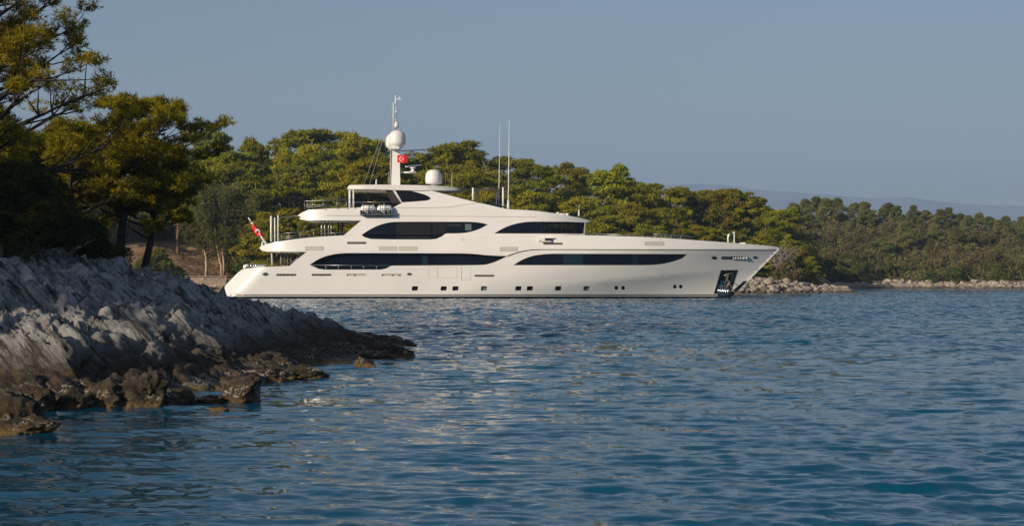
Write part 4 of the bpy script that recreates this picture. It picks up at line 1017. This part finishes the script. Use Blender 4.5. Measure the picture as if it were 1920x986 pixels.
PLANTED = []
FIRST = set()
def put(proto, loc, scale, rz, info):
    """the first use moves the prototype itself, later ones copy it and its parts"""
    if proto.name in FIRST: o = copy_tree(proto)
    else: o = proto; FIRST.add(proto.name)
    o.location = loc; o.scale = scale if hasattr(scale, '__len__') else (scale,) * 3; o.rotation_euler = (0, 0, rz)
    PLANTED.append((o, info)); return o
# prototypes (unit: built about 10 m high, then scaled)
pines = []; PH = []
for i, (W, base, nl, pr, flat, lean, top) in enumerate(((8.5, .40, 22, .95, .38, (.05, 0), .6), (7.0, .30, 24, .90, .45, (-.04, .02), .5), (9.5, .48, 20, 1.05, .36, (.08, 0), .7),
        (6.2, .22, 26, .85, .50, (.02, 0), .4), (8.0, .35, 22, .95, .42, (-.07, 0), .6), (7.4, .42, 20, .95, .40, (.1, 0), .65))):
    pines.append(make_plant('pine_tree', pine(11 + i, 10, W, base, nl - 4, 2, pr * 1.06, flat, 46, 7, .36, .13, lean, top), 'bark_pine', 'pine')); PH.append((10.4, W + 1.0))
fpines = []
for i, (W, base, nl, pr, flat) in enumerate(((6.5, .12, 22, .95, .7), (5.6, .10, 20, .9, .8), (7.5, .16, 22, 1.0, .6))):
    fpines.append(make_plant('pine_tree', pine(41 + i, 10, W, base, nl, 3, pr, flat, 34, 7, .46, .16, (.05, 0), .45), 'bark_pine', 'pine_far'))
ypines = [make_plant('pine_tree', pine(55 + i, 10, 7.5 + i, .05, 24, 3, 1.0, .55, 40, 7, .40, .15, (.03, 0), .4), 'bark_pine', 'pine') for i in range(2)]
mq = [make_plant('scrub_bush', bush(60 + i, 2.0, 2.6, 34, .62, 30, 6, .30, .15, 0.0), 'bark_bare', 'maquis', 'foliage', 'stem') for i in range(4)]
mg = [make_plant('green_bush', bush(70 + i, 1.9, 2.6, 32, .62, 30, 6, .30, .15, 0.0), 'bark_dark', 'maquis_green', 'foliage', 'stem') for i in range(3)]

def ground(x, Y): return float(landH(np.array(x), np.array(Y)))
def place_pine(px, top, Y, kind=None, wf=1.0, info=None, protos=None, sink=0.0):
    protos = protos or pines; i = kind if kind is not None else random.randrange(len(protos)); x = (px - CX) / F * Y
    zt = CAMH + (HY - top) / F * Y; g = ground(x, Y) - 0.2 - sink; s = max(0.25, (zt - g) / 10.4)
    put(protos[i], (x, Y, g), (s * wf, s * wf, s), random.uniform(0, 6.28), info or ('pine', px, Y, s)); return s
SKY_P = [(330, 262), (365, 250), (400, 236), (440, 262), (470, 250), (500, 268), (535, 256), (575, 262), (600, 232), (625, 226), (660, 240), (690, 248), (715, 285), (745, 282), (775, 290), (800, 300), (845, 262), (875, 268),
         (905, 300), (940, 292), (985, 296), (1020, 293), (1060, 302), (1100, 318), (1135, 300), (1165, 302), (1200, 340), (1235, 332), (1270, 345), (1310, 358), (1345, 346), (1385, 356), (1410, 372), (1440, 384), (1470, 388), (1492, 402)]
sx_ = [a for a, b in SKY_P]; sy_ = [b for a, b in SKY_P]
for k, (px, ty) in enumerate(SKY_P):
    if px > 700 or k % 4 != 1: place_pine(px, ty + (0 if k % 3 else 12), 232 + 16 * ((k * 7) % 3) + (4 if px > 1300 else 0), wf=(1.15 if px in (600, 625, 845, 1135) else random.uniform(.68, .95)) * (0.9 if px > 1300 else 1.0))
for px, ty, kk in ((1292, 352, 3), (1322, 350, 1), (1352, 347, 4), (1378, 352, 3), (1402, 362, 1), (1425, 374, 3), (1455, 388, 1), (752, 288, 3)): place_pine(px, ty, 252, kind=kk, wf=1.0)
for Y, off, st in ((262, 30, 52), (226, 58, 46), (220, 100, 42)):
    px = 330
    while px < 1500:
        q = px + random.uniform(-14, 14); sk = float(np.interp(q, sx_, sy_))
        lim = 1.0 if Y > 250 else (0.6 if 600 < q < 700 else 1.0)
        t = sk + off * random.uniform(0.75, 1.35)
        if t < 435 and not (q < 480 and Y < 225) and not (q > 1375 and Y < 240):
            x = (q - CX) / F * Y
            if Y > float(shoreY(np.array(x))) + 2.5: place_pine(q, t, Y + random.uniform(-3, 3), wf=random.uniform(.9, 1.2) * (0.8 if q > 1330 else 1))
        px += st
for px, ty, Y in ((1380, 430, 231), (1405, 448, 228), (1428, 436, 233), (1450, 452, 230), (1472, 446, 234), (1496, 462, 233), (1515, 484, 231), (1440, 476, 227.5), (1345, 425, 228), (500, 392, 214), (545, 384, 216), (590, 398, 215), (520, 420, 212), (650, 395, 217), (705, 386, 218), (1130, 400, 218), (1210, 415, 218)):
    place_pine(px, ty, Y, wf=1.25, info=('low', px, Y, 1), protos=ypines)
# right-hand ridge
RID = [(1487, 378), (1512, 370), (1530, 366), (1548, 369), (1572, 368), (1603, 378), (1622, 376), (1652, 388), (1664, 378), (1682, 384), (1712, 382), (1738, 392), (1762, 390), (1778, 386), (1800, 398), (1816, 402), (1834, 396), (1856, 404), (1872, 410), (1884, 402), (1905, 412), (1916, 404), (1940, 408), (1970, 410)]
for k, (px, ty) in enumerate(RID):
    place_pine(px, ty, 392 + 10 * (k % 3), wf=0.95, info=('ridge', px, 400, 1), protos=fpines, kind=k % 3)
for k in range(46):
    px = random.uniform(1560, 1990); Y = random.uniform(345, 388); tt = (px - 1560) / 400
    base_top = np.interp(px, [1560, 1700, 1920, 2000], [452, 428, 432, 436]); ty = base_top + random.uniform(-14, 50) - (Y - 345) * 0.35
    if random.random() < 0.35 + 0.6 * tt: place_pine(px, ty, Y, wf=1.1, info=('slope', px, Y, 1), protos=fpines)
# scrub on the far hillside
def scatter(protos, n, x0, x1, y0, y1, smin, smax, info, cond=None):
    c = 0; tries = 0
    while c < n and tries < n * 20:
        tries += 1; Y = random.uniform(y0, y1); px = random.uniform(x0, x1); x = (px - CX) / F * Y
        if Y < float(shoreY(np.array(x))) + 5.5: continue
        if cond and not cond(px, Y): continue
        s = random.uniform(smin, smax); put(random.choice(protos), (x, Y, ground(x, Y) - 0.2), (s, s, s * random.uniform(0.8, 1.25)), random.uniform(0, 6.28), (info, px, Y, s)); c += 1
scatter(mq, 205, 1470, 2010, 325, 415, .8, 1.5, 'scrub')
scatter(mg, 95, 1400, 2010, 312, 350, .7, 1.25, 'green')
scatter(mg, 60, 470, 1500, 212, 236, .8, 1.6, 'under')
scatter(mq, 26, 560, 1500, 212, 245, .8, 1.5, 'underdry')
# left bay behind the rocks: bushes and dark growth above the clearing
scatter(mg, 24, 150, 350, 233, 252, 1.0, 2.0, 'leftbank')
scatter(mq, 12, 200, 340, 228, 250, 1.0, 1.8, 'leftdry')
scatter(mg, 14, 455, 560, 214, 232, 0.9, 1.7, 'under')
for k in range(9): place_pine(150 + 26 * k, 330 + random.uniform(-30, 60), 248 + random.uniform(-6, 12), wf=1.1, info=('leftpine', 150 + 26 * k, 250, 1))
for k in range(16): place_pine(-260 + 24 * k, 330 + random.uniform(-50, 60), 222 + random.uniform(-6, 30), wf=1.1, info=('farleft', -260 + 24 * k, 250, 1))
scatter(mg, 22, -300, 150, 212, 245, 1.0, 1.8, 'farleftbush')
# understorey litter plants seen as one dense mass behind the trunks
def mass(name, label, pts, mat):
    rg = np.random.default_rng(5); cs = np.array(pts); cs = np.repeat(cs, 34, 0) + rg.normal(size=(len(pts) * 34, 3)) * np.array([1.1, 1.1, 0.55])
    tn = np.repeat(rg.uniform(0.1, 0.8, len(pts)), 34); V, T, t = tufts(rg, cs, .1, tn, 5, .42, .24, .3)
    o = np_mesh(name, V, T, M[mat], col=t); tag(o, label, 'undergrowth', kind='stuff')
pp = []
for _ in range(1500):
    Y = random.uniform(214, 300); px = random.uniform(120, 1520); x = (px - CX) / F * Y
    if Y > float(shoreY(np.array(x))) + 9 and not (px < 480 and Y < 238): pp.append((x, Y, ground(x, Y) + random.uniform(0.1, 2.6 if Y > 240 else 1.2)))
mass('undergrowth', 'dense shaded undergrowth filling the gaps between the pines behind the yacht', pp, 'maquis_green')
pp = []
for _ in range(1500):
    Y = random.uniform(316, 440); px = random.uniform(1400, 2050); x = (px - CX) / F * Y
    if Y > float(shoreY(np.array(x))) + 7: pp.append((x, Y, ground(x, Y) + random.uniform(0.1, 1.1)))
mass('scrub_cover', 'low dry scrub carpeting the right-hand hillside between the bushes', pp, 'maquis')
# the tall feathery tree with pale stems on the sandy bank
rg = np.random.default_rng(91); ex, eY = (412 - CX) / F * 216, 216.0; eg = ground(ex, eY)
eu = empty('eucalyptus_tree', (ex, eY, eg)); tag(eu, 'tall feathery olive-green tree with pale slanting trunks on the sandy bank by the yacht stern', 'tree')
trb = MB(); cs = []; tn = []
for (dx, lx, h) in ((-1.6, -1.0, 8.5), (0.2, -1.6, 10.5), (0.4, 0.2, 11.0), (2.2, 0.9, 10.0)):
    pts = [Vector((ex + dx + lx * (k / 6) ** 1.3 + .12 * math.sin(k * 2 + dx), eY + .3 * math.sin(k + dx), eg - .3 + h * k / 6)) for k in range(7)]
    trb.tube(pts, [.17 * (1.1 - k / 7) for k in range(7)], 7)
    for j in range(22):
        q = pts[rg.integers(2, 6)].lerp(pts[6], rg.uniform(0, .9)); a = rg.uniform(0, 6.28); L = rg.uniform(.8, 3.0)
        p2 = curve_pts(q, (math.cos(a), math.sin(a), .5), L, -0.2, 4, rg); trb.tube(p2, [.05, .04, .03, .02, .01], 4, False)
        for e_ in (p2[-1], p2[2]):
            r = rg.uniform(.5, .95); n = 60; d = rg.normal(size=(n, 3)) * np.array([.5, .5, .75]) * r; cs.append(d + np.array(e_) + np.array([0, 0, -.3])); tn.append(np.full(n, rg.uniform(.2, .85)))
trb.build('trunk', M['bark_pale'], eu); V, T, t = tufts(rg, np.vstack(cs), .08, np.concatenate(tn), 5, .34, .09, -0.5); np_mesh('crown', V, T, M['euc'], eu, col=t)
# bush in front of the clearing (photo about 300,490) and dark bush right of the tall tree
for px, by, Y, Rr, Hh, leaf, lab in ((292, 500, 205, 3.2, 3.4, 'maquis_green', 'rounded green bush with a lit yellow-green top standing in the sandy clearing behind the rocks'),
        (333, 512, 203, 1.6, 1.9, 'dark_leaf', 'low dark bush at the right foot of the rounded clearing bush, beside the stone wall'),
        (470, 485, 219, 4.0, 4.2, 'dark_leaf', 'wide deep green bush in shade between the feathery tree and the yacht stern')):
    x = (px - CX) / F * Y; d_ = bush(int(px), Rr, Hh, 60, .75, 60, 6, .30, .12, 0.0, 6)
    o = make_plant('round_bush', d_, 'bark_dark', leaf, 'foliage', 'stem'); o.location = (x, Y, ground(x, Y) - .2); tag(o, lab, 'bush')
# young light pine over the bush
place_pine(300, 462, 207, kind=3, wf=1.3, info=('single', 'small bright young pine poking out of the rounded bush in the sandy clearing', 0, 0))
# bare trees
def bare_tree(px, top, Y, seed, lab, spread=1.0):
    x = (px - CX) / F * Y; g = ground(x, Y); H = CAMH + (HY - top) / F * Y - g; rg = np.random.default_rng(seed); m = MB()
    for s_ in range(3):
        a = rg.uniform(0, 6.28); st = curve_pts((x + rg.normal(0, .25), Y, g - .2), (math.cos(a) * .25, math.sin(a) * .2, 1), H * .62, .1, 6, rg, .07); m.tube(st, [.15, .13, .11, .09, .08, .06, .05], 6)
        for j in range(11):
            q = st[rg.integers(2, 7)]; a = rg.uniform(0, 6.28); b1 = curve_pts(q, (math.cos(a), math.sin(a) * .6, .7), H * .42 * spread, .1, 5, rg, .16); m.tube(b1, [.06, .05, .04, .03, .022, .012], 5, False)
            for k in range(6):
                q2 = b1[rg.integers(1, 6)]; a2 = rg.uniform(0, 6.28); b2_ = curve_pts(q2, (math.cos(a2), math.sin(a2), .5), H * .16, .1, 3, rg, .2); m.tube(b2_, [.025, .02, .015, .008], 4, False)
    o = m.build('bare_tree', M['bark_bare'], org=(x, Y, g)); tag(o, lab, 'tree')
bare_tree(556, 318, 224, 3, 'leafless pinkish-grey tree with spreading limbs above the yacht upper aft deck', 1.2)
bare_tree(918, 282, 236, 5, 'leafless reddish twigs rising into the sky just left of the tall whip antennas', .8)
bare_tree(1468, 440, 226, 8, 'small pale leafless trunk among the pines just beyond the bow', .6)
# low stone wall at the back of the clearing
xw0, xw1 = (347 - CX) / F * 199, (430 - CX) / F * 201
wl = MB(); n = 26
for r in range(4):
    for k in range(n):
        u = (k + (0.5 if r % 2 else 0)) / n; x = xw0 + (xw1 - xw0) * u; wl.box((x, 199.5 + random.uniform(-.03, .03), 1.02 + r * .27), ((xw1 - xw0) / n * .97, .42, .265))
o = wl.build('stone_wall', pbr('buff_stone_wall', (.34, .25, .18), .9, var=.3, scale=1.5, bump=.4), org=((xw0 + xw1) / 2, 199.5, .9)); tag(o, 'low buff stone wall at the edge of the sandy clearing left of the yacht stern', 'wall')
m = MB(); m.box(((xw0 + xw1) / 2, 199.5, 2.12), (xw1 - xw0 + .2, .55, .10)); cp = m.build('coping', M['rock_far'], o)
cp.location = (0, 0, 0)
for v in cp.data.vertices: v.co -= Vector(o.location)

# ------------------------------------------------------------------ near trees on the left (built where they stand, 45 to 62 m away)
def near_tree(px, top, Y, data_args, leaf, bark, lab, gz, crown_only=None, name='pine_tree'):
    x = (px - CX) / F * Y; o = make_plant(name, data_args, bark, leaf); o.location = (x, Y, gz); tag(o, lab, 'tree'); return o
def nh(x, Y): return float(nearH(np.array([[x]]), np.array([[Y]]), False)[0, 0])
NT = dict(blades=9, bl=.17, bw=.030)
for (x, Y, H, W, bs, nl, npf_, pr_, ln, tp_, sd_, lab) in (
        (-15.4, 49.0, 11.9, 6.0, .08, 54, 5, .46, (.02, 0), .8, 201, 'tall dark-branched pine at the left edge with open boughs reaching right against the sky'),
        (-21.0, 60.0, 13.0, 9.0, .08, 50, 5, .60, (0, 0), .7, 202, 'large pine behind the tall leftmost pine, its crown filling the left edge'),
        (-14.9, 57.5, 7.3, 4.6, .22, 36, 4, .46, (.03, 0), .6, 206, 'olive-gold pine between the leftmost pines and the leaning one'),
        (-13.4, 58.5, 8.4, 4.4, .42, 36, 4, .40, (.10, 0), .6, 203, 'leaning golden-green pine right of the leftmost pine, its spiky top against the sky'),
        (-17.6, 62.0, 7.4, 5.2, .20, 38, 4, .50, (.05, 0), .6, 204, 'yellow-green pine standing behind the leaning golden pine'),
        (-12.7, 59.0, 6.9, 4.2, .38, 32, 4, .38, (.10, 0), .6, 205, 'slender pine at the right end of the near left group, nearest the clearing')):
    H = H + .2 - nh(x, Y)
    near_tree(CX + x / Y * F, 0, Y, pine(sd_, H, W, bs, nl, npf_ + 2, pr_ * .82, .75, 34, irr=1.0, lean=ln, top=tp_, trunk_r=.02 * H + .03, **NT), 'pine_near', 'bark_dark', lab, nh(x, Y) - .2)
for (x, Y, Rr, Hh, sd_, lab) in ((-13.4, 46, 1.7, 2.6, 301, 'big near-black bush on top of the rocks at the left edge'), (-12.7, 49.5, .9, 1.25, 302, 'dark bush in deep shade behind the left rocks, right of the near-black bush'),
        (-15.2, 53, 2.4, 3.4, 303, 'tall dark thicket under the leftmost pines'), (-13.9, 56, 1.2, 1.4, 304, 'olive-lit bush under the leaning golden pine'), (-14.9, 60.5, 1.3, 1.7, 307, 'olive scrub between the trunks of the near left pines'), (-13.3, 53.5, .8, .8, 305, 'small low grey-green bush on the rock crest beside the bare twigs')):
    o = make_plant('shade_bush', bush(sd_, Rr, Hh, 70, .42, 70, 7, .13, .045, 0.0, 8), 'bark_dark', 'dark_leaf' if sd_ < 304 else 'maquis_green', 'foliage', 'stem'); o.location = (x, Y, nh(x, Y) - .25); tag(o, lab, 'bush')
m = MB(); rg = np.random.default_rng(8); bx, bY = -12.4, 47.5; bz = nh(bx, bY)
for j in range(9):
    a = rg.uniform(0, 6.28); p1 = curve_pts((bx, bY, bz - .1), (math.cos(a), math.sin(a), .9), rg.uniform(.6, 1.1), -.2, 5, rg, .2); m.tube(p1, [.03, .026, .02, .016, .012, .006], 5, False)
    for k in range(3): p2 = curve_pts(p1[rg.integers(1, 5)], (rg.normal(), rg.normal(), .5), .35, 0, 3, rg, .2); m.tube(p2, [.012, .01, .007, .004], 4, False)
o = m.build('bare_shrub', M['bark_bare'], org=(bx, bY, bz)); tag(o, 'bleached leafless twigs curling up from the rock crest under the left trees', 'shrub')

# ------------------------------------------------------------------ boulders
for px, py, Y, sz, lab in ((272, 757, 26.6, (.42, .40, .42), 'squat brown barnacle-banded boulder at the water edge, right of the wide one'), (205, 757, 26.7, (.48, .42, .36), 'wide brown boulder with a pale barnacle band at the water edge'),
        (450, 750, 27.6, (.40, .36, .30), 'golden-brown sunlit boulder standing apart in the water, rightmost of the near row'), (395, 752, 27.4, (.34, .25, .10), 'low flat brown rock just left of the sunlit boulder'),
        (58, 765, 25.8, (.34, .3, .34), 'upright knobbly brown boulder left of the barnacle-banded pair'), (135, 762, 26.2, (.34, .3, .22), 'small dark boulder between the upright one and the wide banded one'),
        (330, 756, 27.2, (.28, .25, .20), 'small pointed brown rock right of the squat banded boulder'),
        (20, 800, 22.6, (.50, .42, .42), 'dark weedy boulder in the lower left corner rocks'), (48, 812, 22.0, (.42, .3, .16), 'low brown rock tapering into the water in the lower left corner'), (-25, 795, 22.8, (.5, .5, .5), 'tall dark rock cut by the left edge above the corner rocks'),
        (410, 772, 25.5, (.16, .10, .05), 'tiny rock barely breaking the surface below the sunlit boulder'),
        (570, 706, 34.0, (.62, .5, .20), 'flat dark rock spur with a pale crust running into the water mid-way along the point'), (500, 712, 33.0, (.7, .5, .28), 'barnacle-crusted dark rock on the low ledge left of the flat spur'),
        (682, 684, 38.5, (.28, .2, .18), 'small isolated brown rock in the water below the tip of the point'), (645, 683, 38.7, (.16, .12, .08), 'tiny brown rock beside the small isolated one'),
        (735, 668, 43.0, (.75, .5, .26), 'long weedy rock forming the tip of the point at the water'), (655, 672, 42.0, (.9, .6, .26), 'barnacle-crusted rock ledge just left of the tip rock'), (720, 640, 50, (.9, .6, .28), 'dark rounded rock on the back edge of the tip')):
    x = (px - CX) / F * Y; o = boulder_mesh('shore_boulder', int(px + py) % 97, sz, 5, (x, Y, sz[2] * .22), fine=1.7); tag(o, lab, 'boulder', 'boulders at the foot of the near rocks')
fb = [boulder_mesh('pale_boulder', 5 + i, (1, .8, .72), 3, (0, 0, 0), M['rock_far']) for i in range(6)]
FIRSTB = set()
def putb(loc, s, grp, lab):
    i = random.randrange(6)
    if i in FIRSTB: o = fb[i].copy(); COL.objects.link(o)
    else: o = fb[i]; FIRSTB.add(i)
    o.location = loc; o.scale = (s * random.uniform(.8, 1.35), s, s * random.uniform(.7, 1.1)); o.rotation_euler = (random.uniform(-.4, .4), random.uniform(-.4, .4), random.uniform(0, 6.28)); tag(o, lab, 'boulder', grp)
for k in range(210):
    px = random.uniform(1378, 1615); u = (px - 1378) / 234
    x = (px - CX) / F * 217; Y0 = float(shoreY(np.array(x))); row = random.random(); Y = Y0 + 0.4 + row * 7 * (1 - .5 * u); x = (px - CX) / F * Y
    s = random.uniform(.3, .85) * (1 - .4 * u); z = ground(x, Y) + (1 - u) * row * 1.25 - .1
    putb((x, Y, z), s, 'pale boulders piled along the point beyond the bow', 'pale orange-grey boulder in the piled rocks on the point beyond the bow')
for k in range(170):
    px = random.uniform(1600, 1990); Y0 = 0
    x = (px - CX) / F * 308; Y = float(shoreY(np.array(x))) + random.uniform(.2, 5.5); x = (px - CX) / F * Y; s = random.uniform(.3, .9)
    putb((x, Y, ground(x, Y) - .05), s, 'pale boulders along the far right shore', 'pale rock in the thin band of stones along the far right shoreline')

# ------------------------------------------------------------------ unseen wooded rise added on the left behind the viewer to shade the near rocks
for k, (x, Y, h) in enumerate(((-31, 19, 9), (-37, 14, 9.5), (-35, 24, 9), (-43, 18, 9), (-41, 8, 9), (-33, 31, 9), (-40, 30, 9), (-46, 25, 9))):
    g = nh(x, Y) - .3; s = h / 10.4; put(pines[k % 6], (x, Y, g), (s * 1.3, s * 1.3, s), k * 1.3, ('shade', 0, 0, 0))

# ------------------------------------------------------------------ labels for the planted things
MARKS = [(-1e9, 'at the far left'), (345, 'over the feathery tree'), (480, 'left of the bare grey tree'), (560, 'above the sun deck rail'), (700, 'behind the mast stays'), (770, 'behind the round dome'), (850, 'above the forward awning'),
         (960, 'just right of the whip antennas'), (1040, 'above the bridge roof'), (1110, 'over the start of the foredeck'), (1200, 'over the middle foredeck'), (1300, 'over the forward foredeck'), (1385, 'above the bow tip'), (1462, 'just beyond the bow')]
RM = [(-1e9, 'left end of the right-hand hill'), (1580, 'left part of the right hill'), (1690, 'middle of the right hill'), (1800, 'right part of the right hill'), (1880, 'right edge of the frame')]
ORD = ['leftmost', 'second from left', 'third from left', 'fourth from left', 'fifth from left', 'sixth from left', 'seventh from left', 'eighth from left', 'ninth from left', 'tenth from left', 'eleventh from left', 'twelfth from left']
def mark(px, MK):
    r = MK[0][1]
    for a, b in MK:
        if px >= a: r = b
    return r
buck = {}
for o, inf in PLANTED:
    k, px, Y, s = inf
    if k == 'pine':
        row = 'tall skyline pine' if Y > 229 else ('mid-height pine below the skyline' if Y > 222.9 else 'low front pine near the water')
        buck.setdefault((row + ' ' + mark(px, MARKS), 'tree', 'pines behind the yacht'), []).append((px, o))
    elif k == 'low': buck.setdefault(('low bushy young pine ' + mark(px, MARKS), 'tree', 'young pines near the water behind the yacht'), []).append((px, o))
    elif k == 'ridge': buck.setdefault(('ridge-top pine, ' + mark(px, RM), 'tree', 'pines on the right-hand ridge'), []).append((px, o))
    elif k == 'slope': buck.setdefault(('mid-slope pine, ' + mark(px, RM), 'tree', 'pines on the right-hand slope'), []).append((px, o))
    elif k == 'leftpine': buck.setdefault(('distant shaded pine above the sandy clearing', 'tree', 'distant pines above the clearing'), []).append((px, o))
    elif k == 'scrub': tag(o, 'dry brown-olive scrub bush on the upper slope of the right-hand hill', 'bush', 'dry scrub on the right-hand hill')
    elif k == 'green': tag(o, 'dark green scrub bush on the lower slope just above the far right stony shore', 'bush', 'green scrub above the far right shore')
    elif k == 'under': tag(o, 'dark green bush growing in the shade under the pines behind the yacht', 'bush', 'bushes under the pines')
    elif k == 'underdry': tag(o, 'dry brownish bush growing under the pines behind the yacht', 'bush', 'dry bushes under the pines')
    elif k == 'leftbank': tag(o, 'dark green bush on the bank above the sandy clearing left of the feathery tree', 'bush', 'bushes above the clearing')
    elif k == 'leftdry': tag(o, 'brownish dry bush on the bank above the sandy clearing left of the feathery tree', 'bush', 'dry bushes above the clearing')
    elif k == 'farleft': tag(o, 'pine on the bay shore hidden behind the near left trees', 'tree', 'pines of the bay shore at the far left')
    elif k == 'farleftbush': tag(o, 'bush on the bay shore hidden behind the near left trees', 'bush', 'bushes of the bay shore at the far left')
    elif k == 'shade': tag(o, 'unseen pine added on the left rise to shade the near rocks', 'tree', 'unseen shade pines on the rise behind the viewer')
    elif k == 'single': tag(o, px, 'tree')
for o in sc.objects:
    if 'label' in o and len(o['label'].split()) > 16: print('LONG', len(o['label'].split()), o.name, o['label'])
for (lab, cat, grp), lst in buck.items():
    lst.sort(key=lambda q: q[0])
    for i, (px, o) in enumerate(lst):
        if len((lab + ' x x x x').split()) > 16: print('LONG', lab)
        tag(o, (lab if len(lst) == 1 else f'{lab}, {ORD[min(i, 11)]} there'), cat, grp)

# ------------------------------------------------------------------ haze
m_, t_, b_ = new_mat('pale_sea_haze'); t_.nodes.remove(b_)
pv = t_.nodes.new('ShaderNodeVolumePrincipled'); pv.inputs['Color'].default_value = (0.46, 0.67, 1.0, 1); pv.inputs['Density'].default_value = 0.00020; pv.inputs['Anisotropy'].default_value = 0.0
t_.links.new(pv.outputs[0], t_.nodes['Material Output'].inputs['Volume'])
hz = MB(); hz.box((0, 0, 317.5), (19700, 19700, 641)); hz = hz.build('haze', m_); tag(hz, kind='stuff'); hz['label'] = 'thin bluish sea haze between the camera and the far hills'; hz['category'] = 'haze'
